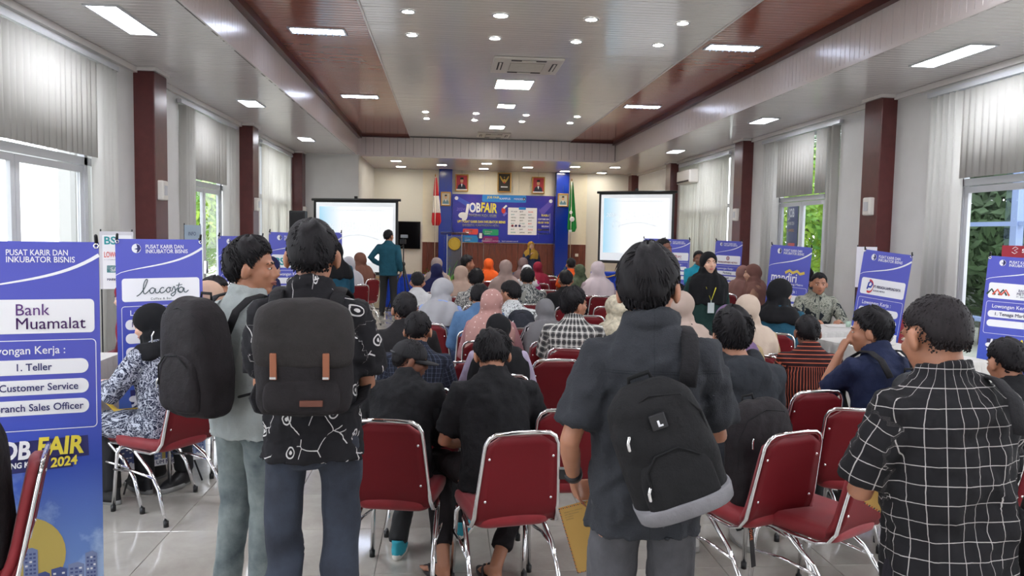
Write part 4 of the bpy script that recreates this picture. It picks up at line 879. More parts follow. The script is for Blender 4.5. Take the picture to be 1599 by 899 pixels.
    torso(g0, ex, boxy=1.03 if top in ('tee', 'shirt', 'jacket', 'dress') else 1.0, hem=hem, top_=.53, hw=1.05)
    for i, s_ in enumerate((-1, 1)):
        sh, el, wr = A[i]; k_ = (.92 if female else bd); u_ = ex * .75; inn = sh - rt_ * s_ * .05 - up * .01
        if top in ('tee', 'shirt'):
            e_ = sh + (el - sh) * .82; e2 = (.006 if top == 'tee' else .014); g0.tube([inn, sh, sh + (el - sh) * .4, e_], [.052 * k_ + u_, .056 * k_ + u_, .052 * k_ + u_ + e2 * .6, .048 * k_ + u_ + e2], 14, cap=True)
        else:
            d = nrm(wr - el); g0.tube([inn, sh, sh + (el - sh) * .4, el, el + (wr - el) * .4, wr - d * .015], [.052 * k_ + u_, .055 * k_ + u_, .052 * k_ + u_, .044 * k_ + u_, .042 * k_ + u_, .028 * k_ + u_ * .9], 14)
    if collar and top in ('tee', 'shirt', 'jacket', 'long') and hair != 'hijab':
        for t, rr_ in ((.515, .070), (.533, .066)) : 
            p, r1, f1, u1 = S(t); pts = [p + r1 * rr_ * 1.02 * math.cos(q) + f1 * (rr_ * math.sin(q)) + u1 * (-.016 * math.sin(q) + .004) for q in [2 * math.pi * j / 20 for j in range(21)]]; g0.tube(pts, .0115, 8, flat=1.)
    if top == 'hoodie':
        p, r1, f1, u1 = S(.505); 
        for q in range(9): a = R(-180 + q * 45 / 1.0 * .5 ); c_ = p + r1 * .10 * math.cos(R(180 + q * 22.5)) + f1 * (.085 * math.sin(R(180 + q * 22.5))) + u1 * (.012 - .05 * abs(math.sin(R(180 + q * 22.5)))); g0.ell(c_, (.045, .045, .040), None, 10, 8)
        p, r1, f1, u1 = S(.435); g0.ell(p - f1 * .118, (.125, .06, .10), Matrix.Rotation(R(-lean), 3, 'X'), 14, 10)
    if tun and pose == 'sit' or skirt and pose == 'sit':
        for hp, kn_, an in LG: g0.tube([hp, hp + (kn_ - hp) * .5, kn_ + np.array([0, .0, .0])], [.105, .098, .085], 12, ends=True)
        g0.tube([np.array([0, .1, pz - .01]), np.array([0, .40, .47 / s])], [.10, .09], 12, ends=True)
    if tun and pose == 'stand': g0.rings([[(a * math.cos(q), b * math.sin(q), z_) for q in [2 * math.pi * j / 20 for j in range(20)]] for z_, a, b in ((.42, .235, .20), (.70, .21, .17), (.90, .185, .14), (1.0, .16, .11))])
    me = vox(g0, VC, 3); folds(me, fold, 15 if lod < 1 else 11, seed, .8)
    if lod < 1: folds(me, fold * .4, 40, seed + 4, .8)
    if False:   # seams pressed into the cloth: yoke and sleeve ends
        pass
    v = getv(me); pt = np.zeros((len(v), 3)); ax = S(.0)[0]; ax2 = S(.5)[0]; dirv = nrm(ax2 - ax); rel = v - ax; tt = rel @ dirv; r1 = S(.3)[1]; f1 = nrm(np.cross(dirv, r1)); lx, ly = rel @ r1, rel @ f1
    ang = np.arctan2(lx, -ly); pt[:, 0] = np.where(np.abs(lx) < .3, ang * .175, 0); pt[:, 1] = tt; dt = np.sqrt((lx / (.175 * wf)) ** 2 + (ly / .12) ** 2)
    for i in (0, 1):
        sh, el, wr = A[i]; best = None
        for (a_, b_, off) in ((sh, el, 0), (el, wr, .285)):
            ab = b_ - a_; L2 = ab @ ab; t_ = np.clip(((v - a_) @ ab) / L2, 0, 1); dd = np.linalg.norm(v - a_ - t_[:, None] * ab, axis=1); u_ = nrm(np.cross(ab, [0, 1, .3])); w_ = nrm(np.cross(ab, u_)); r_ = v - a_ - t_[:, None] * ab
            aa = np.arctan2(r_ @ u_, r_ @ w_) * .06; al = off + t_ * math.sqrt(L2)
            if best is None: best = [dd, aa, al]
            else: m_ = dd < best[0]; best = [np.where(m_, dd, best[0]), np.where(m_, aa, best[1]), np.where(m_, al, best[2])]
        isarm = (best[0] / .07 < dt * .9) & (best[2] > .03); pt[:, 0] = np.where(isarm, best[1], pt[:, 0]); pt[:, 1] = np.where(isarm, .44 - best[2], pt[:, 1]); pt[:, 2] = np.where(isarm, 1, pt[:, 2])
    at = me.attributes.new('pat', 'FLOAT_VECTOR', 'POINT'); at.data.foreach_set('vector', pt.ravel())
    nm = {'tee': 'polo_shirt', 'shirt': 'shirt', 'long': 'long_sleeved_shirt', 'hoodie': 'hoodie', 'dress': 'tunic', 'jacket': 'jacket'}[top]; sobj = link(nm, me, rt); me.materials.append(tm)
    g0 = G()
    if skirt:
        if pose == 'stand': g0.rings([[(a * math.cos(q), b * math.sin(q), z_) for q in [2 * math.pi * j / 22 for j in range(22)]] for z_, a, b in ((.06, .26, .24), (.35, .23, .20), (.70, .19, .16), (.95, .165, .12), (1.02, .14, .1))])
        else:
            g0.tube([(0, -.02, pz), (0, .25, pz - .01), (0, .44, .48 / s), (0, .46, .3 / s), (0, .44, .06)], [(.11, .17), (.10, .18), (.10, .17), (.11, .19), (.12, .21)], 16, up=(0, 0, 1) if False else None)
            for hp, kn_, an in LG: g0.tube([hp, kn_, an], [.10, .09, .09], 12, ends=True)
    else:
        tb = min(1, bd + .02); g0.rings([sec(-.115, .10 * tb, .09), sec(-.06, .160 * tb, .116 * tb), sec(.02, .155 * tb, .112 * tb), sec(.07, .140 * tb, .10 * tb)])
        for i, (hp, kn_, an) in enumerate(LG):
            lo = an + nrm(kn_ - an) * (.0 if feet != 'sandal' else .10); g0.tube([hp + np.array([0, 0, .02]), hp + (kn_ - hp) * .45, kn_, kn_ + (lo - kn_) * .4, lo], [.088 * tb, .083 * tb, .070 * (.5 + tb / 2), .066, .058 if feet != 'sandal' else .062], 14, cap=True)
    me = vox(g0, VC * 1.2, 3); folds(me, fold * .9, 16, seed + 2, .6); link('skirt' if skirt else 'trousers', me, rt); me.materials.append(bm_)
    if feet == 'shoe' and shoes is not False and lod < 2:
        um, so = shoes or (mat('shoe_black', '#17171a', .5), mat('sole_grey', '#8a8a88', .7))
        for i, (hp, kn_, an) in enumerate(LG):
            yw = R(footyaw[i]); M_ = Matrix.Translation((an[0], an[1], an[2] - .085)) @ Matrix.Rotation(yw, 4, 'Z')
            gu = G().rings([[(a * math.cos(q), yy + b_ * math.sin(q), z_) for q in [2 * math.pi * j / 18 for j in range(18)]] for z_, a, b_, yy in ((.018, .044, .135, .065), (.035, .046, .135, .064), (.055, .043, .118, .052), (.075, .036, .075, .012), (.098, .036, .05, -.012), (.108, .034, .046, -.012))]); gu.xf(M_); su = gu.obj('shoe', um, rt, True)
            gs = G().rings([[(a * (1 - .15 * (math.sin(q) < -.2)) * math.cos(q), .065 + b_ * math.sin(q), z_) for q in [2 * math.pi * j / 18 for j in range(18)]] for z_, a, b_ in ((.0, .044, .138), (.004, .048, .142), (.026, .048, .142), (.03, .045, .138))]); gs.xf(M_); gs.obj('sole', so, su, True)
            if lod < 1:
                for q_ in range(4): G().tube([M_ @ Vector((-.022, .05 + q_ * .022, .082 - q_ * .008)), M_ @ Vector((0, .052 + q_ * .022, .090 - q_ * .009)), M_ @ Vector((.022, .05 + q_ * .022, .082 - q_ * .008))], .003, 6).obj('lace', so, su, True)
    if feet == 'sandal':
        for i, (hp, kn_, an) in enumerate(LG):
            M_ = Matrix.Translation((an[0], an[1], an[2] - .085)) @ Matrix.Rotation(R(footyaw[i]), 4, 'Z'); sg = 1 if i else -1; pts = [(.045 * math.cos(q) * (1 if math.sin(q) > 0 else .8), .062 + .135 * math.sin(q)) for q in [2 * math.pi * j / 22 for j in range(22)]]
            sm_ = mat('sandal_rubber', '#241d1f', .5); so = G().rings([[(a * .96, (b_ - .06) * .96 + .06, 0) for a, b_ in pts], [(a, b_, .004) for a, b_ in pts], [(a, b_, .018) for a, b_ in pts], [(a * .97, (b_ - .06) * .97 + .06, .021) for a, b_ in pts]]).xf(M_).obj('sandal', sm_, rt, True)
            for q_ in (-1, 1): G().tube([M_ @ Vector(pp) for pp in ((.042 * q_, .05, .012), (.038 * q_, .075, .052), (.012 * q_ + .008 * sg, .115, .056), (.010 * sg, .135, .018))], .008, 8, flat=.6, ends=True).obj('strap', sm_, so, True)
    # head dress
    if hair == 'hijab':
        g0 = G(); Q = Matrix(HT.to_3x3()); g0.ell(HT @ Vector((0, -.016, .026)), (.087, .108, .094), Q, 20, 14); g0.ell(HT @ Vector((0, -.045, -.005)), (.078, .088, .085), Q, 16, 10)
        p5 = S(.50); c1 = np.array(HT @ Vector((0, -.005, -.045))); c2 = np.array(HT @ Vector((0, -.012, -.10)))
        def ring(c_, r1, f1, a, b_): return [c_ + r1 * a * math.cos(q) + f1 * b_ * math.sin(q) for q in [2 * math.pi * j / 22 for j in range(22)]]
        hr, hf = np.array(Q @ Vector((1, 0, 0))), np.array(Q @ Vector((0, 1, 0)))
        rg = [ring(c1 + hf * -.005, hr, hf, .086, .092), ring(c2, hr, hf, .096, .094)]
        for t, a, b_, yo in ((.50, .162, .122, .005), (.455, .215, .140, .0), (.40, .245, .158, .0), (.34, .245, .165, .0)):
            if t > .52 - hjlen + .0: pp, r1, f1, u1 = S(t); rg.append(ring(pp + f1 * yo, r1, f1, a * wf * 1.02, b_))
        pp, r1, f1, u1 = S(.52 - hjlen); rg.append(ring(pp, r1, f1, (.245 if hjlen > .2 else .23) * wf, .165 if hjlen > .2 else .15)); g0.rings(rg)
        me = vox(g0, (.010, .012, .016)[lod], 3); v = getv(me); n_ = getn(me); Hi = np.linalg.inv(np.array(HT)); hv = v @ Hi[:3, :3].T + Hi[:3, 3]
        if True:
            e_ = (hv[:, 0] / .056) ** 2 + ((hv[:, 2] + .018) / .080) ** 2; m_ = (e_ < 1) & (hv[:, 1] > .02); k_ = np.where(m_, np.clip((1 - e_) * 2.5, 0, 1), 0); hv[:, 1] -= k_ * .05
            Hm = np.array(HT); v = hv @ Hm[:3, :3].T + Hm[:3, 3]
        low = np.clip((-.02 - hv[:, 2]) / .1, 0, 1); az = np.arctan2(hv[:, 0], -hv[:, 1]); f_ = np.sin(az * 6 + 8 * hv[:, 2] + 1.5 * wn3(v, seed, 8)) * .5 + np.sin(az * 11 - 14 * hv[:, 2] + seed) * .3
        dsp = (.002 + .011 * low) * f_ + .0045 * wn3(v * np.array([1, 1, .45]), seed + 3, 20); setv(me, v + n_ * dsp[:, None]); hj = link('hijab', me, rt); me.materials.append(hm)
    elif hair == 'cap':
        hair_obj(HT, 'buzz', rt, seed, lod, hc); cm = tm if False else mat('cap_cotton', '#1b1b1f', .8, bump=.2, bs=250); g0 = G(); N = 28; Q = HT; rg = []
        for t in range(10):
            a = math.pi / 2 * (t / 9) ; z_ = .018 + .092 * math.sin(a); rr_ = math.cos(a) ** .75 if t < 9 else .02; rg.append([Q @ Vector((.083 * rr_ * math.cos(q), -.014 + .103 * rr_ * math.sin(q), z_)) for q in [2 * math.pi * j / N for j in range(N)]])
        co = g0.rings(rg).obj('cap', cm, rt, True)
        gb = G(); top_ = []; bot = []
        for dz, L in ((0, top_), (-.005, bot)):
            for j in range(13): a = R(18 + 144 * j / 12); L.append([Q @ Vector((.083 * math.cos(a) * f_, -.014 + .1 * math.sin(a) + (.078 * math.sin(math.pi * j / 12) ** .6) * g_, .020 + dz - .018 * g_ + .010 * (1 - math.cos(a) ** 2) * g_)) for f_, g_ in ((.98, 0), (1., .5), (.97, 1))])
        gb.rings([t_ + b_[::-1] for t_, b_ in zip(top_, bot)]); gb.obj('brim', cm, co, True); G().ell(Q @ Vector((0, -.014, .110)), (.008, .008, .005)).obj('button', cm, co, True)
        for j in range(6): a = R(30 + 60 * j); G().tube([Q @ Vector((.0842 * (math.cos(b_) ** .75) * math.cos(a), -.014 + .1043 * (math.cos(b_) ** .75) * math.sin(a), .018 + .093 * math.sin(b_))) for b_ in [R(q) for q in (2, 20, 38, 56, 72, 84)]], .0016, 5).obj('seam', cm, co, True)
        G().tube([Q @ Vector((.084 * math.cos(R(a)), -.014 + .104 * math.sin(R(a)), .028)) for a in (-125, -108, -90, -72, -55)], .008, 8, flat=.5).obj('strap', mat('cap_strap', '#2b2b30', .6), co, True)
    elif hair: hair_obj(HT, hair, rt, seed, lod, hc)
    # face details
    if face if face is not None else lod < 2:
        ew, ir, lp = mat('eye_white', '#d8d2cc', .3), mat('iris_dark', '#1a1210', .2), mat('lip_' + sk, {'m': '#8a5148', 'd': '#64403a', 'l': '#a8645a', 'f': '#b8655e'}[sk], .45)
        br = hairmat('brow_black', '#17130f')
        for s_ in (-1, 1):
            Q = HT.to_3x3(); e_ = G().ell(HT @ Vector((.030 * s_, .0735, .006)), (.0140, .0075, .0050), Q, 14, 8).obj('eye', ew, rt, True); G().ell(HT @ Vector((.030 * s_, .0795, .0062)), (.0055, .0032, .0050), Q, 12, 8).obj('iris', ir, e_, True)
            G().tube([HT @ Vector(p_) for p_ in ((.014 * s_, .082, .0085), (.028 * s_, .0835, .0125), (.046 * s_, .070, .008))], .0022, 6, ends=True).obj('eyelid', skin(sk), rt, True)
            G().tube([HT @ Vector(p_) for p_ in ((.012 * s_, .084, .024), (.028 * s_, .082, .030), (.050 * s_, .066, .024))], [.003, .0036, .0015], 6, ends=True).obj('eyebrow', br, rt, True)
        G().tube([HT @ Vector(p_) for p_ in ((-.022, .082, -.0535), (-.008, .0935, -.050), (0, .0945, -.0515), (.008, .0935, -.050), (.022, .082, -.0535))], [.0015, .0042, .0038, .0042, .0015], 8, ends=True).obj('upper_lip', lp, rt, True)
        G().tube([HT @ Vector(p_) for p_ in ((-.019, .082, -.057), (0, .0935, -.0605), (.019, .082, -.057))], [.0015, .0055, .0015], 8, ends=True).obj('lower_lip', lp, rt, True)
    rt['_i'] = 0; del rt['_i']
    inf = dict(root=rt, A=A, S=S, HT=HT, LG=LG, s=s, pz=pz, shirt=sobj); return inf
# ================================================================ cloth patterns
def pk(name, rough=.85):
    k = NT(name); k.b.inputs['Roughness'].default_value = rough; k.b.inputs['Specular IOR Level'].default_value = .25; at = k.n('Attribute'); at.attribute_name = 'pat'; s_ = k.n('SeparateXYZ', i_Vector=at.outputs['Vector']); k.u, k.v, k.w = s_.outputs[0], s_.outputs[1], s_.outputs[2]; k.uv = at.outputs['Vector']; return k
def lines(k, x, pitch, width, off=0.):   # 1 on a line
    f = k.math('FRACT', k.math('ADD', k.math('DIVIDE', x, pitch), off + 50.)); return k.math('LESS_THAN', k.math('ABSOLUTE', k.math('SUBTRACT', f, .5)), width / pitch / 2)
def cloth(name, c, rough=.85, var=.12, bs=220, vs=14, bump=.22, sheen=.0):
    if name in MATS: return MATS[name]
    k = NT(name); v = k.obj(); c = srgb(c); n_ = k.noise(v, vs, 4); k.col(k.mix(k.ramp(n_, .3, .7), tuple(x * (1 - var) for x in c), tuple(min(1, x * (1 + var)) for x in c)))
    k.b.inputs['Roughness'].default_value = rough; k.b.inputs['Specular IOR Level'].default_value = .25; w1 = k.noise(v, bs, 2); w2 = k.noise(v, 24, 3); k.bump(k.math('ADD', k.math('MULTIPLY', w1, .15), w2), bump * 1.6, .02); MATS[name] = k.m; return k.m
def plaid(name, base, layers, rough=.88):
    k = pk(name, rough); c = srgb(base) + (1,); prev = None; col = c
    for (ax, pitch, width, cc, amt, off) in layers: col = k.mix(k.math('MULTIPLY', lines(k, k.u if ax == 'u' else k.v, pitch, width, off), amt), col, srgb(cc))
    k.col(col); k.bump(k.noise(k.obj(), 26, 3), .25, .012); return k.m
WINP = plaid('black_windowpane_check', '#1b1a1d', [('u', .050, .0024, '#b5b0ae', .8, 0), ('v', .052, .0024, '#b5b0ae', .8, .2)])
PLW = plaid('white_black_plaid', '#8f8d89', [('u', .05, .022, '#26262a', .75, 0), ('v', .052, .022, '#26262a', .75, 0), ('u', .05, .005, '#d8d6d0', .9, .5), ('v', .052, .005, '#d8d6d0', .9, .5)])
PLD = plaid('dark_navy_plaid', '#1b1f2c', [('u', .03, .002, '#5a6378', .7, 0), ('v', .03, .002, '#5a6378', .7, 0), ('u', .06, .012, '#10121b', .7, 0)])
PST = plaid('black_white_stripes', '#232327', [('u', .024, .008, '#cfcfd2', .9, 0)])
def stripem():
    k = pk('maroon_orange_stripes'); hz = lines(k, k.v, .030, .006); vt = lines(k, k.u, .022, .005, .3); up = k.math('GREATER_THAN', k.v, .375); up = k.math('MAXIMUM', up, k.w)
    f = k.math('ADD', k.math('MULTIPLY', hz, up), k.math('MULTIPLY', vt, k.math('SUBTRACT', 1.0, up))); n_ = k.noise(k.obj(), 60, 2); k.col(k.mix(k.math('MULTIPLY', f, .85), srgb('#2a1417'), srgb('#c0644a'))); k.bump(n_, .2, .006); return k.m
STRI = stripem()
def batik(name, base, ink, scale, th=.08, dist=2., third=None, fl=0.):
    k = pk(name); sc = k.n('Mapping', i_Vector=k.uv, i_Scale=(1, 1, .1)); n_ = k.noise(sc.outputs[0], scale, 3, dist=dist); l = k.math('LESS_THAN', k.math('ABSOLUTE', k.math('SUBTRACT', n_, .5)), th * .5)
    n2 = k.noise(sc.outputs[0], scale * 1.7, 2, dist=dist * 1.4); l2 = k.math('LESS_THAN', k.math('ABSOLUTE', k.math('SUBTRACT', n2, .47)), th * .35); f = k.math('MAXIMUM', l, l2); c = k.mix(f, srgb(base), srgb(ink))
    if third: c = k.mix(k.math('GREATER_THAN', k.noise(sc.outputs[0], scale * .45, 2, dist=1), .56), c, srgb(third))
    k.col(c); k.bump(k.noise(k.obj(), 26, 3), .2, .01); return k.m
BATIKN = batik('navy_white_batik', '#23283c', '#b9bdc8', 15, .055, 2.0); BATIKG = batik('grey_camo_batik', '#4a5047', '#9a9a8d', 17, .13, 2.2, '#20252a')
FLOR = batik('white_floral', '#cfcdc6', '#4b4c50', 16, .09, 2.2); FLOR2 = batik('white_grey_floral', '#bfc0bb', '#3d4347', 11, .10, 2.6, '#8b8c86'); BATIKS = batik('black_white_batik', '#22242a', '#cdd0d0', 30, .16, 1.2)
def linesart():
    k = pk('black_shirt_white_line_art'); sc = k.n('Mapping', i_Vector=k.uv, i_Scale=(1, 1, .1)); w = k.n('TexNoise', i_Vector=sc.outputs[0], i_Scale=6.0, i_Detail=1.0); wv = k.n('VectorMath'); wv.operation = 'MULTIPLY_ADD'; k.t.links.new(w.outputs['Color'], wv.inputs[0]); wv.inputs[1].default_value = (.07, .07, 0); k.t.links.new(sc.outputs[0], wv.inputs[2])
    vo = k.n('TexVoronoi', i_Vector=wv.outputs[0], i_Scale=9.0); vo.voronoi_dimensions = '2D'; vo.feature = 'DISTANCE_TO_EDGE'; gate = k.math('GREATER_THAN', k.noise(sc.outputs[0], 11, 1), .50); l = k.math('MULTIPLY', k.math('LESS_THAN', vo.outputs['Distance'], .016), gate)
    v2 = k.n('TexVoronoi', i_Vector=sc.outputs[0], i_Scale=7.0); v2.voronoi_dimensions = '2D'; d = v2.outputs['Distance']; ring = k.math('LESS_THAN', k.math('ABSOLUTE', k.math('SUBTRACT', d, .13)), .018); dot = k.math('LESS_THAN', d, .05); f = k.math('MAXIMUM', l, k.math('MAXIMUM', ring, dot))
    k.col(k.mix(k.math('MULTIPLY', f, .85), srgb('#1b1a1e'), srgb('#d5d2d2'))); k.bump(k.noise(k.obj(), 26, 3), .3, .012); return k.m
LART = linesart()
def denim(name, c, c2):
    k = NT(name); v = k.obj(); n_ = k.noise(v, 5, 5, rough=.6); k.col(k.mix(k.ramp(n_, .35, .65), srgb(c), srgb(c2))); k.b.inputs['Roughness'].default_value = .9; k.bump(k.math('ADD', k.noise(v, 22, 3), k.math('MULTIPLY', k.noise(v, 300, 2), .3)), .35, .012); return k.m
DENL, DEND = denim('grey_washed_denim', '#4c575c', '#858f8e'), denim('dark_blue_denim', '#20242f', '#343b49')
GREYT = cloth('grey_wool_trousers', '#4e4e52', .9, .2, 320); CHAR = None
def seamed(name, c, seams):
    k = pk(name, .85); c = srgb(c); n_ = k.noise(k.obj(), 14, 4); h = None
    for ax, at_, wd in seams:
        l = k.math('MULTIPLY', k.math('LESS_THAN', k.math('ABSOLUTE', k.math('SUBTRACT', k.u if ax == 'u' else k.v, at_)), wd), k.math('SUBTRACT', 1.0, k.w)); h = l if h is None else k.math('MAXIMUM', h, l)
    k.col(k.mix(k.math('MULTIPLY', h, .6), k.mix(k.ramp(n_, .3, .7), tuple(x * .88 for x in c), tuple(x * 1.12 for x in c)), tuple(x * .4 for x in c)))
    k.bump(k.math('ADD', k.math('MULTIPLY', k.noise(k.obj(), 24, 3), 1), k.math('MULTIPLY', k.noise(k.obj(), 300, 2), .3)), .45, .02); return k.m
CHAR = seamed('charcoal_shirt', '#303237', [('v', .385, .0018), ('v', .392, .0012), ('u', .0, .0016)]); BLK = cloth('black_cotton', '#17171a', .85); GPOLO = cloth('pale_grey_polo', '#9aa09f', .9, .06)
HOOD = cloth('charcoal_hoodie', '#2e3136', .95, .15); NAVY = cloth('navy_cotton', '#1c2440', .85)
# ================================================================ bags
def zipper(par, pts, m=None): return G().tube(pts, .0035, 6, flat=.7, ends=True).obj('zipper', m or CHROME, par, True)
def bagbody(w, d, h, top=.78, e=3.0, n=28, bulge=.06):
    g0 = G(); rg = []
    for z, kw, kd in ((0, .80, .70), (.03, .93, .9), (.12, 1.0, 1.0), (.4, 1.0 + bulge * .4, 1.04 + bulge), (.7, .98, .98), (.86, .90 * (top + .2) / 1., .86), (.95, .74 * (top + .1), .66), (1.0, .42, .36)):
        rg.append([(w / 2 * kw * math.copysign(abs(math.cos(q)) ** (2 / e), math.cos(q)), d / 2 * kd * math.copysign(abs(math.sin(q)) ** (2 / e), math.sin(q)), z * h) for q in [2 * math.pi * j / n for j in range(n)]])
    return g0.rings(rg)
def backpack(label, M_, w, d, h, body, kind='plain', inf=None, straps=(-1, 1)):
    t = thing('backpack', label, 'backpack'); t.matrix_world = M_; g0 = bagbody(w, d, h); me = vox(g0, .011, 2); folds(me, .006, 14, len(label), .8); link('bag_body', me, t); me.materials.append(body)
    dk = cloth('bag_trim_black', '#141416', .7)
    G().tube([(-.035, d * .32, h * .94), (-.03, d * .34, h * 1.02), (.03, d * .34, h * 1.02), (.035, d * .32, h * .94)], .007, 8, flat=.5).obj('grab_handle', dk, t, True)
    if kind == 'flap':
        g1 = bagbody(w * 1.06, d * 1.02, h * .62, e=3.2); g1.xf(Matrix.Translation((0, -.018, h * .44))); me = vox(g1, .010, 2); folds(me, .005, 12, 5, 1); link('flap', me, t); me.materials.append(cloth('bag_flap_charcoal', '#2b2828', .8, .15))
        le = mat('tan_leather', '#8a5238', .5, bump=.1); 
        for s_ in (-1, 1): bevel(G().box(s_ * w * .27 - .011, s_ * w * .27 + .011, -d * .60 - .006, -d * .60 + .004, h * .36, h * .60).obj('leather_strap', le, t), .003); G().box(s_ * w * .27 - .010, s_ * w * .27 + .010, -d * .62 - .008, -d * .60, h * .37, h * .39).obj('buckle', CHROME, t)
        bevel(G().box(.0, .075, -d * .66, -d * .60, h * .12, h * .175).obj('leather_label', mat('dark_leather', '#5f3426', .55), t), .002)
        g1 = bagbody(w * .8, d * .35, h * .36); g1.xf(Matrix.Translation((0, -d * .42, h * .04))); me = vox(g1, .010, 2); link('front_pocket', me, t); me.materials.append(body)
    elif kind in ('band', 'plain', 'small'):
        g1 = bagbody(w * .76, d * .34, h * .50, e=2.6); g1.xf(Matrix.Translation((.0, -d * .44, h * .06))); me = vox(g1, .010, 2); folds(me, .004, 14, 5, 1); link('front_pocket', me, t); me.materials.append(body)
        zipper(t, [(-w * .30, -d * .60, h * .28), (-w * .28, -d * .60, h * .44), (-w * .15, -d * .585, h * .53), (w * .1, -d * .585, h * .545), (w * .28, -d * .58, h * .45)], dk)
        zipper(t, [(-w * .47, -d * .22, h * .35), (-w * .45, -d * .3, h * .70), (-w * .3, -d * .36, h * .87), (0, -d * .38, h * .93), (w * .3, -d * .36, h * .87), (w * .45, -d * .3, h * .7), (w * .47, -d * .22, h * .35)], dk)
        for px_, pz_ in ((-w * .33, .72), (-w * .30, .33)): G().tube([(px_, -d * .60, h * pz_), (px_ - .008, -d * .62, h * (pz_ - .03)), (px_ - .01, -d * .62, h * (pz_ - .08))], .005, 6, flat=.5, ends=True).obj('zip_puller', CHROME, t, True)
        if kind == 'band':
            g1 = G(); zs = h * .13
            rg = [[(w / 2 * k_ * 1.02 * math.copysign(abs(math.cos(q)) ** .67, math.cos(q)), -.006 + d / 2 * 1.2 * k_ * math.copysign(abs(math.sin(q)) ** .67, math.sin(q)), z_) for q in [2 * math.pi * j / 30 for j in range(30)]] for z_, k_ in ((h * .03, .95), (h * .045, 1.0), (h * .135, 1.03), (h * .15, 1.0))]
            g1.rings(rg).obj('grey_band', cloth('bag_grey_band', '#77767a', .8), t, True)
            bevel(G().box(-.022, .022, -d * .555, -d * .50, h * .70, h * .70 + .044).obj('logo_patch', mat('logo_patch_black', '#232326', .4), t), .003); G().box(-.004, .002, -d * .56, -d * .55, h * .72, h * .72 + .018).obj('logo_mark', INKW, t); G().box(-.004, .010, -d * .56, -d * .55, h * .72, h * .72 + .005).obj('logo_mark', INKW, t)
    if inf:   # straps follow the wearer's shoulders (wearer-local, then into bag space)
        r_ = inf['root']; s = inf['s']; W = Matrix.Translation(r_.location) @ Matrix.Rotation(r_.rotation_euler.z, 4, 'Z') @ Matrix.Scale(s, 4); Mi = M_.inverted()
        for s_ in straps:
            P = []
            for (t_, lx, fy) in ((.36, .085, -.17), (.45, .10, -.14), (.50, .105, -.08), (.515, .105, -.01), (.485, .115, .09), (.40, .125, .135), (.28, .15, .13), (.16, .185, .06), (.12, .185, -.04), (.10, .14, -.15)):
                p, rr_, fw, up = inf['S'](t_); P.append(Mi @ (W @ Vector(p + rr_ * lx * s_ + fw * fy)))
            G().tube(P, .026, 8, flat=.22).obj('shoulder_strap', cloth('bag_strap', '#1b1a1d', .8), t, True)
    return t
def onback(inf, t_=.02, off=-.20, rx=0, side=0., rollz=0.):
    r_ = inf['root']; s = inf['s']; W = Matrix.Translation(r_.location) @ Matrix.Rotation(r_.rotation_euler.z, 4, 'Z'); p, rr_, fw, up = inf['S'](t_); q = (p + fw * off + rr_ * side) * s
    R3 = Matrix((rr_, fw, up)).transposed().to_4x4(); return W @ Matrix.Translation(q) @ R3 @ Matrix.Rotation(R(rollz), 4, 'Y') @ Matrix.Rotation(R(rx), 4, 'X')
def chair_px(px, py, rz, label, z=.862):
    p = atZ(px, py, z); q = Matrix.Rotation(R(rz), 3, 'Z') @ Vector((0, .296, 0)); return chair(p.x + q.x, p.y + q.y, R(rz), label)
def under(inf, label, dz=.05, rz=None):
    r_ = inf['root']; a = r_.rotation_euler.z if rz is None else R(rz); q = Matrix.Rotation(a, 3, 'Z') @ Vector((0, dz, 0)); return chair(r_.location.x + q.x, r_.location.y + q.y, a, label)
# ================================================================ the people: foreground, standing
p1 = person('young man in pale grey polo and washed jeans standing, seen in profile', 0, 0, -36, 'stand', at=(386, 371, 3.45), lean=2, lod=0, head=(-52, 2, 0), arms=('down', ((.13, .25, 1.02), (1, -.8, -.6))) if 0 else (((-.04, .30, 1.08), (-1, -.5, -.8)), ((.06, .26, 1.04), (1, -1, -.6))), top='tee', tm=GPOLO, bm_=DENL, hair='messy', sk='m', vb=.008, fold=0.009, shirtlen=.02, seed=11, build=.9, shoes=(cloth('canvas_shoe_grey', '#8d8a86', .8), mat('sole_white', '#cfccc4', .6)))
backpack('large black backpack with hanging straps worn by the young man in the grey polo', onback(p1, .03, -.235, 4), .31, .19, .48, cloth('bag_black_nylon', '#1d191c', .7, .2), 'plain', p1)
p2 = person('man seen from behind in a black shirt with white line drawings and dark jeans', 0, 0, 0, 'stand', at=(487, 344, 2.9), lean=1, lod=0, head=(0, 3, 0), arms=(((-.04, .27, 1.10), (-.8, -.6, -1)), ((.04, .27, 1.10), (.8, -.6, -1))), top='shirt', tm=LART, bm_=DEND, hair='short', sk='m', fold=.017, seed=22, build=.86, shirtlen=-.01)
backpack('big charcoal flap backpack with tan leather straps on the line-drawing shirt', onback(p2, .12, -.225, 2, .02), .315, .17, .37, cloth('bag_charcoal_canvas', '#201d1f', .85, .2), 'flap', p2)
p3 = person('man seen from behind in a charcoal short-sleeved shirt and grey trousers', 0, 0, -6, 'stand', at=(1013, 384, 2.32), lean=1, lod=0, head=(-24, 8, -3), arms=(((-.215, .12, .925), (-.4, -1, 0)), ((.10, .26, 1.10), (.8, -.6, -1))), top='shirt', tm=CHAR, bm_=GREYT, hair='long', sk='m', fold=.017, seed=33, shirtlen=.02, build=.87, hcurl=.8)
backpack('black backpack with a grey bottom band slung on the charcoal shirt man', onback(p3, .02, -.215, 3, .085, -21), .27, .15, .39, cloth('bag_black_poly', '#18181a', .75, .2), 'band', p3, (1,))
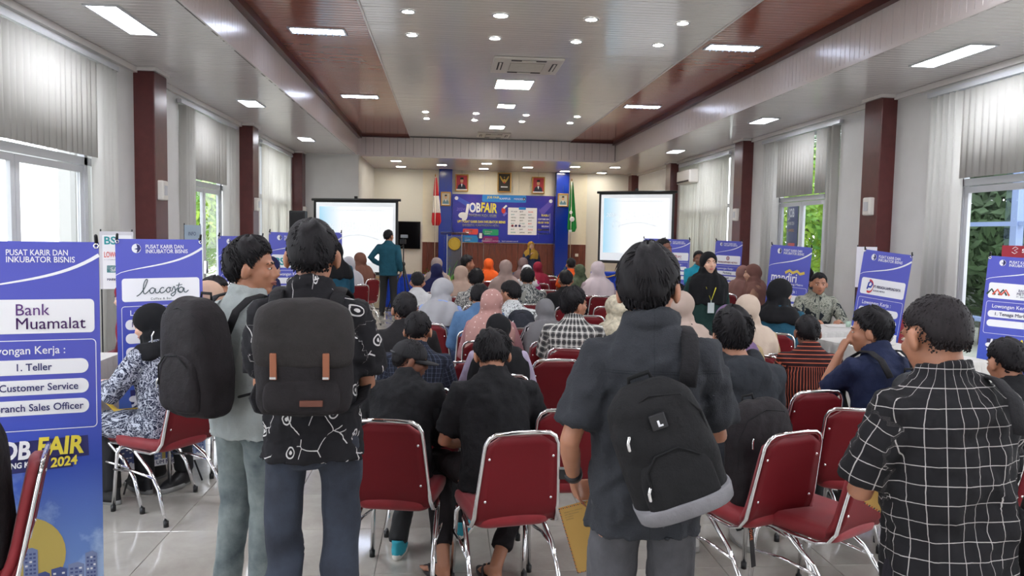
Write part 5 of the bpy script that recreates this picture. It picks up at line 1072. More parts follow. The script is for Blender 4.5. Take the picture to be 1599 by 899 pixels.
p4 = person('man seen from behind in a black windowpane-check shirt with close-cropped hair', 0, 0, 8, 'stand', at=(1472, 457, 2.0), lean=7, lod=0, head=(2, 16, 0), arms=(((-.05, .28, 1.12), (-.8, -.4, -1)), ((.05, .28, 1.12), (.8, -.4, -1))), top='shirt', tm=WINP, bm_=cloth('dark_trousers', '#24222a', .9), hair='buzz', hc='#1c181a', sk='m', fold=.016, seed=44, shirtlen=.06, build=1.0)
# foreground, seated
s1 = person('young man in a black polo and sandals seated with his head bowed, front centre', 0, 0, 6, 'sit', at=(770, 513, 3.86), lean=17, lod=0, head=(0, 34, 0), arms=('lap', 'lap'), top='tee', tm=BLK, bm_=cloth('black_chino', '#1e1a1c', .9), hair='messy', sk='m', feet='sandal', legs=(((-.26, .34, .56), (-.26, .04, .085)), ((.26, .36, .55), (-.0, -.02, .085))), footyaw=(25, 18), fold=0.011, seed=55)
s2 = person('young man in a black cap and black jacket seated, looking down to the right', 0, 0, -14, 'sit', at=(636, 526, 4.05), lean=20, lod=0, head=(-66, 14, 0), arms=('lap', 'lap'), top='jacket', tm=cloth('black_denim_jacket', '#1b1b1e', .85), hair='cap', sk='d', shoes=(mat('teal_canvas', '#2b97a8', .8, bump=.1), mat('sole_white', '#cfccc4', .6)), legs=(((-.06, .44, .50), (-.05, .16, .085)), ((.2, .45, .5), (.28, .40, .14))), fold=0.011, seed=66, build=.95)
chair_px(817, 676, 11, 'red chair with chrome frame under the sandalled young man in the black polo'); chair_px(603, 657, -10, 'red chair behind the man in the black cap')
s3 = person('man in a dark navy plaid shirt seated just ahead of the black cap', 0, 0, -4, 'sit', at=(652, 487, 4.8), lean=12, lod=1, head=(-8, 14, 0), top='long', tm=PLD, hair='short', sk='m', seed=3); chair_px(663, 606, -10, 'red chair under the man in the dark plaid shirt')
s4 = person('man in a black jacket seated ahead of the plaid shirt, head turned left', 0, 0, 0, 'sit', at=(633, 457, 5.6), lean=8, lod=1, head=(10, 5, 0), top='jacket', tm=cloth('black_jacket', '#1c1a1c', .85), hair='short', sk='m', seed=4); under(s4, 'red chair under the man in the black jacket ahead of the plaid shirt')
s5 = person('young man in a charcoal hoodie seated in front of the chair with the bag', 0, 0, 6, 'sit', at=(1147, 481, 3.95), lean=6, lod=0, head=(-8, 6, 0), top='hoodie', tm=HOOD, hair='messy', sk='m', shoes=(mat('sneaker_white', '#b9b7b4', .7), mat('sneaker_sole', '#8f8d8a', .7)), legs=(((-.16, .40, .50), (-.14, .18, .085)), ((.16, .42, .5), (.15, .14, .085))), fold=0.009, seed=77, build=1.05); 
chair_px(1243, 676, 20, 'red chair beside the black backpack, behind the charcoal hoodie'); chair_px(1279, 611, 10, 'red chair behind the man in the striped shirt')
s6 = person('man in a maroon shirt with orange stripes seated on the right', 0, 0, -4, 'sit', at=(1263, 493, 4.95), lean=8, lod=0, head=(-6, 8, 0), top='shirt', tm=STRI, hair='short', sk='d', fold=0.009, seed=88)
s7 = person('young man in navy resting his chin on his hand, profile to the left', 0, 0, 12, 'sit', at=(1366, 481, 4.35), lean=14, lod=0, head=(42, 6, 0), arms=(((-.11, .26, .97), (-.3, .6, -1)), 'lap'), top='tee', tm=NAVY, hair='messy', sk='m', fold=0.009, seed=99, vb=.0085, hcurl=1.0, build=.95)
chair_px(1380, 690, 30, 'red chair with its seat showing, in front of the windowpane-check man'); under(s7, 'red chair under the young man with his chin on his hand')
backpack('worn grey backpack on the young man with his chin on his hand', onback(s7, .02, -.21, 3), .30, .14, .42, cloth('bag_grey', '#3a3b3e', .85, .2), 'small', s7)
t = atZ(1585, 560, 1.2)
backpack('black shoulder bag hanging behind the windowpane-check man at the right edge', onback(p4, -.25, -.05, 0, .36, 6), .26, .20, .50, cloth('bag_black_poly', '#18181a', .75, .2), 'small', p4, (1,))
s8 = person('person with black hair seated in front of the right edge banner', 0, 0, 0, 'sit', at=(1578, 529, 3.6), lean=14, lod=1, head=(0, 15, 0), top='jacket', tm=BLK, hair='short', seed=5); under(s8, 'red chair at the right edge, hidden by the windowpane-check man')
ch9 = chair_px(72, 704, 112, 'red chair seen edge-on at the bottom left corner')
s9 = person('person in a black jacket at the very left edge, seated on the nearest chair', ch9.location.x + .05, ch9.location.y + .02, 112, 'sit', lean=4, lod=1, head=(0, 5, 0), top='jacket', tm=cloth('black_jacket', '#1c1a1c', .85), hair='short', seed=6)
def dotm(name, a, b):
    k = NT(name); v2 = k.n('TexVoronoi', i_Vector=k.obj(), i_Scale=26.0, i_Randomness=.25); k.col(k.mix(k.math('LESS_THAN', v2.outputs['Distance'], .17), srgb(a), srgb(b))); k.b.inputs['Roughness'].default_value = .9; k.bump(k.noise(k.obj(), 24, 3), .2, .012); return k.m
# middle rows
def row(at, label, chair_label=None, rz=0., lean=8, head=(0, 6, 0), lod=1, **kw):
    p = person(label, 0, 0, rz, 'sit', at=at, lean=lean, lod=lod, head=head, **kw)
    under(p, chair_label or ('red chair under the ' + label.split(' seated')[0][:60].rstrip(' ,'))); return p
def hj(name, c): return cloth('hijab_' + name, c, .9, .05, 300, 6, .1)
HJ = dict(hair='hijab', female=True, top='dress')
row((240, 471, 4.85), 'woman in a black hijab and navy batik seated facing the left table', 'red chair side-on under the woman in navy batik', rz=58, lean=14, head=(22, 18, 0), lod=0, tm=BATIKN, hm=hj('black', '#141417'), hjlen=.12, sk='f', arms=('desk', 'desk'), seed=7, **HJ)
row((768, 449, 6.4), 'woman in a dotted pink hijab and dusty pink dress seated', rz=-14, lean=12, head=(-18, 14, 0), tm=cloth('dusty_pink', '#a07478', .85), hm=dotm('hijab_pink_dotted', '#a9807a', '#d8c2bc'), sk='f', **HJ)
row((778, 487, 5.0), 'woman in a black hijab over a lavender blouse seated behind the dotted pink hijab', rz=0, lean=16, head=(-4, 18, 0), tm=cloth('lavender', '#a296ac', .85), hm=hj('black', '#141417'), sk='f', hjlen=.30, **HJ)
row((690, 432, 7.6), 'woman in a pale grey hijab and light blue sleeves seated', rz=-18, lean=14, head=(-35, 10, 0), tm=cloth('light_blue', '#8fa6d8', .85), hm=hj('pale_grey', '#a9a9ad'), sk='f', hjlen=.26, **HJ)
row((894, 449, 6.0), 'young man in a black and white plaid shirt seated, profile to the right', rz=-14, lean=6, head=(-52, 2, 0), lod=0, top='shirt', tm=PLW, hair='messy', sk='m', seed=13, arms=('lap', 'lap'))
row((852, 464, 6.5), 'woman in a grey hijab and striped blouse seated left of the plaid shirt', rz=0, lean=20, head=(8, 22, 0), tm=PST, hm=hj('grey', '#6f6e70'), sk='f', **HJ)
row((800, 438, 7.3), 'man in a black and white batik shirt with a dark backpack seated', rz=10, lean=14, head=(38, 18, 0), top='shirt', tm=BATIKS, hair='short', sk='m', seed=14)
bp_ = onback(dict(root=PEOPLE[-1], s=PEOPLE[-1].scale[0], S=None), 0) if 0 else None
row((749, 443, 7.1), 'man in a blue denim jacket seated beside the dotted pink hijab', rz=-6, lean=16, head=(-14, 18, 0), top='jacket', tm=denim('blue_denim', '#3c5a7c', '#5578a0'), hair='short', sk='m', seed=15)
row((824, 418, 9.6), 'man in a white shirt with dark flowers seated in the middle', rz=0, lean=4, head=(-10, 2, 0), top='shirt', tm=FLOR2, hair='short', sk='m', seed=16)
row((744, 420, 9.4), 'man in a pale floral shirt seated in the middle', rz=0, lean=8, head=(-8, 8, 0), top='shirt', tm=FLOR, hair='messy', sk='m', seed=17)
row((720, 413, 10.6), 'woman in a sand-coloured hijab seated behind the podium side', rz=-10, lean=8, head=(-20, 4, 0), lod=2, tm=cloth('sand', '#b49a86', .85), hm=hj('sand', '#b39a8c'), sk='f', **HJ)
row((790, 404, 11.4), 'woman in a taupe hijab and white dress seated in the middle', rz=0, lean=4, head=(6, 4, 0), lod=2, tm=cloth('white_dress', '#bdb9b6', .85), hm=hj('taupe', '#9b8680'), sk='f', **HJ)
row((763, 402, 14.0), 'woman in a bright orange hijab seated in a front row', lod=2, tm=cloth('orange', '#d3561f', .85), hm=hj('orange', '#dd5a20'), sk='f', **HJ)
row((817, 401, 14.0), 'person in a brown cap-like hijab and navy seated in a front row', lod=2, tm=cloth('navy_dress', '#2a3048', .85), hm=hj('brown', '#6e5a58'), sk='f', **HJ)
row((823, 412, 12.2), 'woman in a white hijab and magenta top seated ahead of the flowered shirt', lod=2, tm=cloth('magenta', '#b01f6a', .85), hm=hj('white', '#c9c7ca'), sk='f', hjlen=.16, **HJ)
row((840, 407, 13.6), 'woman in a maroon hijab seated in a front row', lod=2, tm=cloth('maroon', '#6f1428', .85), hm=hj('maroon', '#7c1a2e'), sk='f', **HJ)
row((892, 403, 14.2), 'boy in orange with short dark hair seated near the green flag', lod=2, top='tee', tm=cloth('orange', '#d3561f', .85), hair='short', sk='m', face=False)
row((906, 411, 12.0), 'woman in a mottled green hijab seated', lod=2, tm=cloth('olive_brown', '#3a382c', .85), hm=cloth('hijab_green', '#4b5440', .9, .45, 60, 16), sk='f', **HJ)
row((934, 406, 11.0), 'woman in a white hijab and pale pink shawl seated', lod=2, tm=cloth('pale_mauve', '#a69398', .85), hm=hj('off_white', '#cfc0c4'), sk='f', **HJ)
row((884, 422, 9.4), 'person with dark hair in a black shirt seated ahead of the plaid shirt', lod=2, top='shirt', tm=BLK, hair='short', sk='m', face=False)
row((964, 458, 6.2), 'woman in a cream patterned hijab seated beside the charcoal shirt man', rz=8, lean=10, head=(10, 12, 0), tm=cloth('cream_dress', '#a79f8c', .85), hm=cloth('hijab_cream', '#bfb7a2', .9, .3, 60, 30), sk='f', **HJ)
row((729, 399, 13.2), 'man with curly dark hair seated sideways near the podium', rz=-60, head=(-20, 0, 0), lod=2, top='shirt', tm=cloth('brown_shirt', '#5c4638', .85), hair='messy', sk='m', face=False)
row((682, 401, 12.8), 'woman in a mushroom-coloured hijab seated left of the podium', lod=2, tm=cloth('sand', '#b49a86', .85), hm=hj('mushroom', '#8b7c78'), sk='f', **HJ)
row((682, 410, 11.4), 'woman in a dark navy hijab seated', lod=2, tm=cloth('navy_dress', '#2a3048', .85), hm=hj('navy', '#1f2148'), sk='f', **HJ)
row((652, 425, 9.3), 'man in a plain white shirt seated', lod=2, lean=14, head=(0, 12, 0), top='tee', tm=cloth('white_shirt', '#c6c6c8', .85), hair='short', sk='m', face=False)
row((545, 399, 12.6), 'woman in a pale grey hijab and grey blouse seated by the left screen', rz=40, lod=2, tm=cloth('mauve_grey', '#7b7686', .85), hm=hj('silver', '#b4b2b8'), sk='f', **HJ)
row((563, 393, 14.2), 'woman in a brown hijab seated by the left screen', rz=50, lod=2, tm=cloth('brown_pattern', '#6a4c42', .85, .4), hm=hj('cocoa', '#6e4a3e'), sk='f', **HJ)
# right side
row((1065, 452, 5.7), 'woman in a beige hijab and black dress seated behind the charcoal shirt man', rz=-10, lean=8, head=(-20, 12, 0), tm=BLK, hm=hj('beige', '#a8968c'), sk='f', seed=18, hjlen=.22, **HJ)
row((1168, 457, 5.7), 'woman in a pale beige hijab and khaki dress seated ahead of the hoodie', rz=-8, lean=6, head=(-14, 8, 0), tm=cloth('khaki', '#9c8a66', .85), hm=hj('pale_beige', '#b4a394'), sk='f', hjlen=.24, **HJ)
row((1140, 473, 5.0), 'woman in a dusty purple hijab seated, mostly hidden by the hoodie', rz=0, lean=10, head=(0, 12, 0), tm=cloth('khaki', '#9c8a66', .85), hm=hj('purple', '#6a5476'), sk='f', hjlen=.14, **HJ)
row((1217, 433, 7.0), 'woman in a black hijab and teal blouse seated by the mandiri banner', rz=-30, lean=6, head=(-42, 6, 0), tm=cloth('deep_teal', '#1d4a5e', .85), bm_=BLK, hm=hj('black', '#141417'), sk='f', hjlen=.16, seed=19, **HJ)
row((1160, 413, 11.6), 'woman in a dusty brown hijab and grey seated at the right side table', rz=-60, lod=2, tm=cloth('grey_dress', '#77777a', .85), hm=hj('rose_brown', '#8a6660'), sk='f', **HJ)
row((1177, 411, 11.0), 'woman in a brown hijab and tan coat seated in profile at the right side table', rz=70, head=(10, 8, 0), lod=1, tm=cloth('tan', '#9a7462', .85), hm=hj('brown_rose', '#79554e'), sk='f', **HJ)
row((1279, 426, 8.9), 'man in grey batik seated behind the table facing the camera', rz=172, lean=10, head=(-8, 4, 0), lod=1, top='long', tm=BATIKG, hair='short', sk='m', arms=('desk', 'desk'), face=True, seed=20)
row((1258, 413, 9.9), 'man in grey batik partly hidden by the mandiri banner', rz=80, head=(0, 4, 0), lod=1, top='long', tm=BATIKG, hair='short', sk='m', seed=21)
# standing further back
person('standing woman in black hijab and dark green jacket with a yellow lanyard', 0, 0, 176, 'stand', at=(1106, 391, 7.6), lean=0, lod=0, head=(6, 0, 0), arms=('down', 'down'), tm=cloth('dark_green_jacket', '#1d3532', .85), skirt=True, bm_=BLK, hm=hj('black', '#141417'), sk='f', seed=23, **HJ)
W30 = PEOPLE[-1]
person('smiling man in a bright teal shirt standing behind the woman with the lanyard', 0, 0, 165, 'stand', at=(1092, 392, 11.0), lean=4, lod=1, head=(0, 0, 8), arms=('down', 'fold'), top='tee', tm=cloth('bright_teal', '#1f8aa2', .85), hair='short', sk='d', face=True, seed=24)
person('man in black standing in front of the banners on the right', 0, 0, -120, 'stand', at=(1035, 373, 9.4), lean=0, lod=1, head=(-20, 0, 0), top='jacket', tm=BLK, hair='short', sk='d', seed=25)
person('man in a dark teal long shirt standing at the camera tripod, hand on hip', 0, 0, -8, 'stand', at=(606, 359, 15.6), lean=0, lod=1, head=(-30, 0, 0), arms=('hip', 'down'), top='long', tm=cloth('teal_blue', '#1f4f60', .85), hair='short', sk='m', shirtlen=.04, seed=26)
person('woman in a dark hijab and deep teal dress standing behind the line-drawing shirt', 0, 0, 30, 'stand', at=(522, 374, 8.4), lean=3, lod=1, head=(20, 10, 0), tm=cloth('deep_teal', '#1d4a5e', .85), hm=hj('black', '#141417'), sk='f', seed=27, hjlen=.2, **HJ)
person('woman in a mustard hijab and navy blazer speaking into a microphone before the stage', 0, 0, 172, 'stand', at=(829, 376, 19.6), lean=0, lod=1, head=(20, 0, 0), arms=('down', ((.02, .20, 1.30), (1, -.3, -1))), tm=cloth('navy_blazer', '#262c44', .8), hm=hj('mustard', '#b08a3a'), sk='f', seed=28, hjlen=.26, **HJ)
person('person in dark navy standing between two banners on the left', 0, 0, -60, 'stand', at=(420, 398, 7.6), h=1.55, lean=6, lod=1, head=(0, 15, 0), tm=cloth('navy_dress', '#2a3048', .85), hm=hj('navy', '#1f2148'), sk='f', seed=29, **HJ)
row((325, 410, 5.6), 'woman in a peach hijab seated at the left table behind the lacosta banner', rz=150, head=(0, 6, 0), lod=1, tm=BLK, hm=hj('peach', '#c0a08c'), sk='f', seed=30, **HJ)
row((331, 393, 6.0), 'man with dark hair in black seated at the left table', rz=-90, head=(0, 8, 0), lod=1, top='jacket', tm=BLK, hair='short', sk='m', seed=31)
row((203, 438, 6.6), 'person in a maroon robe seated at the left table, mostly hidden by the lacosta banner', rz=95, lean=10, head=(0, 14, 0), lod=1, tm=cloth('maroon_robe', '#5a1826', .85), hm=hj('maroon', '#7c1a2e'), sk='f', seed=32, hjlen=.26, **HJ)
# ---- empty chairs in the rows
for px, py, rz, lb in ((858, 431, 0, 'empty red chair in a front row, left of a smaller-looking one'), (865, 437, 0, 'empty red chair right behind another empty one in the middle rows'), (857, 453, 0, 'empty red chair behind the dark-haired person in black'), (920, 493, -4, 'empty red chair right of the plaid shirt, nearest of the empty ones'),
                       (926, 462, -3, 'empty red chair right of the plaid shirt, second row'), (938, 446, -3, 'empty red chair directly behind the woman in the pink shawl'), (957, 454, -4, 'empty red chair beside the woman in the cream hijab'), (949, 479, -4, 'empty red chair left of the cream hijab, low between two'),
                       (766, 429, 0, 'empty red chair just behind the orange hijab'), (765, 435, 0, 'empty red chair beside the taupe hijab, second from the orange hijab'), (892, 640, 0, 'red chair between the bowed man and the charcoal shirt man'), (870, 562, 2, 'red chair behind the plaid shirt man'), (1229, 553, -10, 'red chair ahead of the striped shirt man'),
                       (1413, 489, 160, 'red chair beside the bottles on the right table'), (738, 565, -4, 'red chair behind the lavender blouse, corner showing'), (1345, 640, -20, 'red chair side-on between the striped shirt and the navy shirt')): chair_px(px, py, rz, lb)
for i in range(3): chair_px(566 + i * 7, 424 + i * 1.0, 62, ('nearest', 'middle', 'farthest')[2 - i] + ' of three red chairs leaning side-on by the left screen')
p_ = PEOPLE[-1]; chair(-1.95, 5.0, R(64), 'red chair side-on behind the woman in navy batik, against the lacosta banner')
# ================================================================ things in the hall
CLOTHW = cloth('white_tablecloth', '#c4c1bd', .8, .04, 200, 4, .1); TOPW = mat('pale_wood_top', '#b09a80', .4, var=.08)
def table(label, clabel, x, y, rz, w, d, cm=None, drape=.72, z=.75):
    t = thing('folding_table', label, 'table', (x, y, 0), R(rz)); bevel(G().box(-w / 2, w / 2, -d / 2, d / 2, z - .03, z - .004).obj('tabletop', TOPW, t), .004)
    for sx in (-1, 1):
        for sy in (-1, 1): G().tube([(sx * (w / 2 - .08), sy * (d / 2 - .08), z - .03), (sx * (w / 2 - .06), sy * (d / 2 - .06), 0)], .014, 8).obj('leg', BLACKM, t, True)
    g0 = G(); n = int((w + d) * 2 / .035); rg = []
    per = []
    W_, D_ = w / 2 + .006, d / 2 + .006
    for k_ in range(n):
        s_ = 2 * (w + d) * k_ / n
        if s_ < w: p = (-W_ + s_ / w * 2 * W_, -D_, 0, -1)
        elif s_ < w + d: p = (W_, -D_ + (s_ - w) / d * 2 * D_, 1, 0)
        elif s_ < 2 * w + d: p = (W_ - (s_ - w - d) / w * 2 * W_, D_, 0, 1)
        else: p = (-W_, D_ - (s_ - 2 * w - d) / d * 2 * D_, -1, 0)
        per.append(p)
    for zz, am in ((z + .002, 0), (z - .02, .004), (z - .2, .014), (z - drape, .026)): rg.append([(px + nx * am * (1 + math.sin(i * 2.1) * .8), py + ny * am * (1 + math.sin(i * 2.1) * .8), zz) for i, (px, py, nx, ny) in enumerate(per)])
    g0.rings(rg, cap=False); g0.add(rg[0], [tuple(range(n))]); o = g0.obj('tablecloth', cm or CLOTHW); o.location = (x, y, 0); o.rotation_euler = (0, 0, R(rz)); tag(o, clabel, 'tablecloth'); return t
p_ = atZ(186, 560, .75); table('table at the left wall with a white cloth, beside the woman in navy batik', 'white pleated cloth on the left table beside the woman in batik', -2.78, 5.35, 90, 1.5, .6)
G0 = atZ(1285, 498, .75); table('table between the mandiri and PT Persada banners', 'white pleated cloth on the table between the mandiri and PT Persada banners', 4.2, 8.1, 12, 1.05, .6)
table('table with water bottles on the right behind the hand-on-chin man', 'white cloth on the right table that holds the bottles', 4.05, 6.55, 100, 1.5, .6)
BLC = cloth('royal_blue_cloth', '#1c3fae', .7)
table('blue-draped table at the front left near the tripod', 'royal blue cloth on the front table near the tripod', -.9, 17.6, 0, .8, .5, BLC); table('blue-draped table at the front centre before the rows', 'royal blue cloth on the front table at the centre', 2.3, 16.3, 0, 1.2, .5, BLC, z=.68)
table('blue-draped table under the right projection screen', 'blue cloth with a yellow swag on the table under the right screen', 3.55, 16.0, 0, .9, .5, BLC, z=.95)
t = tag(G().tube([(-.42, -.27, .93), (-.2, -.29, .86), (0, -.29, .92), (.2, -.29, .86), (.42, -.27, .93)], .03, 8, flat=.4).obj('yellow_swag', cloth('gold_satin', '#c9a83a', .5)), 'yellow satin swag along the blue cloth under the right screen', 'swag'); t.location = (3.55, 16.0, 0)
def on_table(px, py, z=.756): p = atZ(px, py, z); return p
def bottle(label, x, y, z, h=.21, cap='#d8d8dc', red=True):
    t = thing('water_bottle', label, 'bottle', (x, y, z), 0, 'bottles on the tables'); r_ = .031; prf = [(r_ * .9, 0), (r_, .01), (r_, .05), (r_ * .93, .055), (r_, .06), (r_, h * .62), (r_ * .9, h * .72), (.014, h * .86), (.012, h * .93)]
    G().rings([[(a * math.cos(q), a * math.sin(q), zz) for q in [2 * math.pi * j / 16 for j in range(16)]] for a, zz in prf]).obj('bottle_body', mat('clear_plastic', '#b8bcc4', .15, spec=.8), t, True)
    G().rings([[(a * math.cos(q), a * math.sin(q), zz) for q in [2 * math.pi * j / 16 for j in range(16)]] for a, zz in ((r_ * 1.02, h * .3), (r_ * 1.03, h * .3), (r_ * 1.03, h * .52), (r_ * 1.02, h * .52))]).obj('bottle_label', mat('bottle_label_red', '#c23a34', .5), t, True)
    G().tube([(0, 0, h * .92), (0, 0, h)], .0145, 12).obj('cap', mat('cap' + cap[1:], cap, .4), t, True); return t
bottle('water bottle with a red label on the right table, the left one of the pair', 3.82, 6.62, .754); bottle('water bottle with a red label on the right table, nearer the man in windowpane check', 3.96, 6.55, .754)
bottle('plastic jar with a red cap on the left table before the maroon robe', -2.62, 4.95, .754, .15, '#b52a38')
for i, (dx, dy, lb, c_) in enumerate(((3.9, 8.05, 'white sheet of paper on the table beside the man in batik', '#d8d6d2'), (4.4, 8.2, 'second sheet of paper on the table by the mandiri banner', '#d0cdca'), (-2.75, 5.5, 'brown folder lying on the left table', '#a8875e'), (4.05, 6.9, 'white box of papers on the right table by the red chair', '#cfccc9'))):
    o = bevel(G().box(-.11, .11, -.15, .15, 0, .004 if i != 3 else .09).obj('paper' if i < 2 else 'folder' if i == 2 else 'paper_box', mat('paper' + c_[1:], c_, .8)), .001); o.location = (dx, dy, .755); o.rotation_euler = (0, 0, .3 + i); tag(o, lb, 'paper' if i != 3 else 'box')
for i, (dx, dy) in enumerate(((4.52, 8.02), (4.6, 8.12), (4.45, 8.12))):
    o = G().rings([[(a * math.cos(q), a * math.sin(q), zz) for q in [2 * math.pi * j / 12 for j in range(12)]] for a, zz in ((.022, 0), (.03, .07))]).obj('plastic_cup', mat('cup_plastic', '#a9c0b0', .3), None, True); o.location = (dx, dy, .754); tag(o, 'small drinking cup on the table near the PT Persada banner, ' + ('left one', 'right one', 'farthest left')[i], 'cup', 'drinking cups by the PT Persada banner')
# tripod with camera
t = thing('camera_tripod', 'black camera tripod standing right of the man in teal', 'tripod', (*atY(630, 400, 16.6)[:2], 0))
for q in range(3): a = R(80 + 120 * q); G().tube([(0, 0, 1.02), (.36 * math.cos(a), .36 * math.sin(a), .01)], [.017, .011], 8).obj('leg', BLACKM, t, True)
G().tube([(0, 0, .75), (0, 0, 1.45)], .014, 8).obj('centre_column', BLACKM, t, True); G().ell((0, 0, 1.03), (.045, .045, .05)).obj('hub', BLACKM, t, True); G().tube([(0, 0, 1.44), (-.16, -.16, 1.33)], .008, 6).obj('pan_handle', BLACKM, t, True)
t2 = thing('video_camera', 'small video camera with a light on top of the tripod', 'camera', (t.location.x, t.location.y, 1.46)); bevel(G().box(-.07, .05, -.1, .1, 0, .10).obj('camera_body', BLACKM, t2), .01); G().tube([(-.01, .1, .05), (-.01, .17, .05)], .035, 12).obj('lens', BLACKM, t2, True); bevel(G().box(-.06, .09, -.06, .02, .13, .20).obj('light', mat('grey_plastic', '#8b9096', .4), t2), .008); G().tube([(0, 0, .1), (0, 0, .14)], .008, 6).obj('mount', BLACKM, t2)
# speakers
def speaker(label, x, y, z, w, h, d, stand):
    t = thing('loudspeaker', label, 'loudspeaker', (x, y, z)); bevel(G().box(-w / 2, w / 2, -d / 2, d / 2, 0, h).obj('cabinet', mat('speaker_black', '#1c1c1f', .55), t), .02, 3)
    bevel(G().box(-w / 2 + .03, w / 2 - .03, -d / 2 - .012, -d / 2 + .002, .04, h - .04).obj('grille', mat('speaker_grille', '#26262a', .7, .3), t), .008)
    for sx in (-1, 1): G().box(sx * (w / 2) - .004, sx * (w / 2) + .004, -.06, .06, h * .45, h * .55).obj('handle', BLACKM, t)
    if stand:
        s_ = thing('speaker_stand', 'black stand carrying the loudspeaker by the left blind', 'stand', (x, y, 0)); G().tube([(0, 0, .1), (0, 0, z)], .018, 8).obj('pole', BLACKM, s_, True)
        for q in range(3): a = R(30 + 120 * q); G().tube([(0, 0, .6), (.45 * math.cos(a), .45 * math.sin(a), .01)], .012, 6).obj('leg', BLACKM, s_, True)
a = atY(466, 394, 17.2); b = atY(466, 329, 17.2); speaker('black loudspeaker raised on a stand by the left blind', a.x, 17.2, 1.3, .34, b.z - 1.3, .32, True)
speaker('black subwoofer box on the floor under the left screen', -2.75, 18.6, 0, .5, .62, .5, False)
# tv
t = thing('television', 'large black television on the white stage board', 'television', (*atY(639, 369, YE - .14)[:2], 1.20)); bevel(G().box(-.34, .34, 0, .05, 0, .84).obj('bezel', BLACKM, t), .01); G().box(-.32, .32, -.003, .001, .02, .82).obj('screen', mat('tv_glass', '#0c0c10', .08), t)
# lectern
L = atY(710, 385, 20.6); t = thing('lectern', 'clear acrylic lectern with a round gold seal', 'lectern', (L.x, 21.2, .34)); t.scale = (.92, .92, .92); AC = mat('clear_acrylic', '#aeb6c6', .08, spec=.8, trans=.7)
zf = 0.0
for sx in (-1, 1): G().box(sx * .22 - .012, sx * .22 + .012, -.03, .03, .05, 1.45).obj('side_post', ALU, t); G().box(sx * .30 - .004, sx * .30 + .004, -.02, .25, .05, 1.4).obj('side_panel', AC, t)
G().box(-.21, .21, .0, .01, .1, 1.4).obj('front_panel', AC, t); G().box(-.42, .42, -.12, .34, 1.50, 1.52, Matrix.Rotation(R(-8), 4, 'X')).obj('reading_top', AC, t); G().box(-.35, .35, -.1, .3, .0, .05).obj('base', ALU, t)
gg = G(); gd = mat('gold_seal', '#c9a63e', .3, .6, bump=.5, bs=60)
gg.rings([[(r_ * math.cos(q), -.04 - dy, 1.17 + r_ * math.sin(q)) for q in [2 * math.pi * j / 32 for j in range(32)]] for r_, dy in ((.185, -.03), (.19, .0), (.175, .010), (.135, .006), (.125, .014), (.01, .015))]); se = gg.obj('gold_seal', gd, t)
for q in range(16): a = 2 * math.pi * q / 16; G().ell((.155 * math.cos(a), -.05, 1.17 + .155 * math.sin(a)), (.012, .006, .012), n=8, m=5).obj('seal_bead', gd, se, True)
G().tube([(.0, .1, 1.47), (-.06, -.02, 1.62), (-.12, -.1, 1.66)], .008, 6).obj('microphone', BLACKM, t)
for k_ in range(4): G().box(-.17, .17, .02, .04, .18 + k_ * .17, .29 + k_ * .17).obj('shelf_strip', WOOD, t)
# flags
def flag(label, x, y, z0, zt, cols, kind):
    t = thing('flag', label, 'flag', (x, y, z0)); G().tube([(0, 0, 0), (0, 0, zt - z0)], .011, 8).obj('pole', mat('flag_pole', '#c9c2b4', .3, .4), t, True); G().tube([(0, 0, zt - z0), (0, 0, zt - z0 + .05), (0, 0, zt - z0 + .1)], [.012, .02, .003], 8).obj('finial', mat('gold_frame', '#b58a45', .35, .5), t, True)
    G().tube([(0, 0, 0), (0, 0, .05)], .14, 16).obj('foot', mat('flag_pole', '#c9c2b4', .3, .4), t, True); H_ = zt - z0; n = 14
    for (za, zb, m) in cols:
        g0 = G(); R2 = []
        for j in range(13):
            f = j / 12; zz = za + (zb - za) * f; g_ = (H_ - zz) / (H_ - cols[-1][1]); wd = .05 + .25 * min(g_, 1) ** .8 * (1 if g_ < .92 else 1 - (g_ - .92) * 5); R2.append([(((wd * i / n) - wd * .35) * (1), .02 + .03 * math.sin(i * 1.9 + f) * min(g_ * 1.5, 1), zz) for i in range(n + 1)] + [(((wd * i / n) - wd * .35), .026 + .03 * math.sin(i * 1.9 + f) * min(g_ * 1.5, 1), zz) for i in range(n, -1, -1)])
        g0.rings(R2); g0.obj('flag_cloth', m, t, True)
    if kind:
        for (cx, cz, r_) in ((.03, H_ - 1.12, .075), (-.01, H_ - .92, .05)): gg = G().ell((cx, -.016, cz), (r_, .012, r_), n=16, m=8); gg.obj('emblem', INKW, t, True)
        o = G().box(-.07, .03, -.02, -.01, H_ - 1.5, H_ - 1.44, None).obj('band', INKW, t); o.rotation_euler = (0, R(0), 0)
    return t
fr_, fw_ = mat('flag_red', '#c9222c', .7), mat('flag_white', '#e6e0da', .7)
a = atY(680, 276, 22.8); flag('red and white flag hanging on a pole left of the left blue pillar', a.x, 22.8, .34, a.z, [(a.z - .34 - .02, a.z - .34 - .55, fr_), (a.z - .34 - .55, a.z - .34 - 1.05, fw_), (a.z - .34 - 1.05, a.z - .34 - 1.42, fr_)], 0)
a = atY(893, 283, 22.8); flag('green flag with a white emblem hanging on a pole by the right blue pillar', a.x, 22.8, .34, a.z, [(a.z - .34 - .02, a.z - .34 - 1.5, mat('flag_green', '#1c8f3f', .7))], 1)
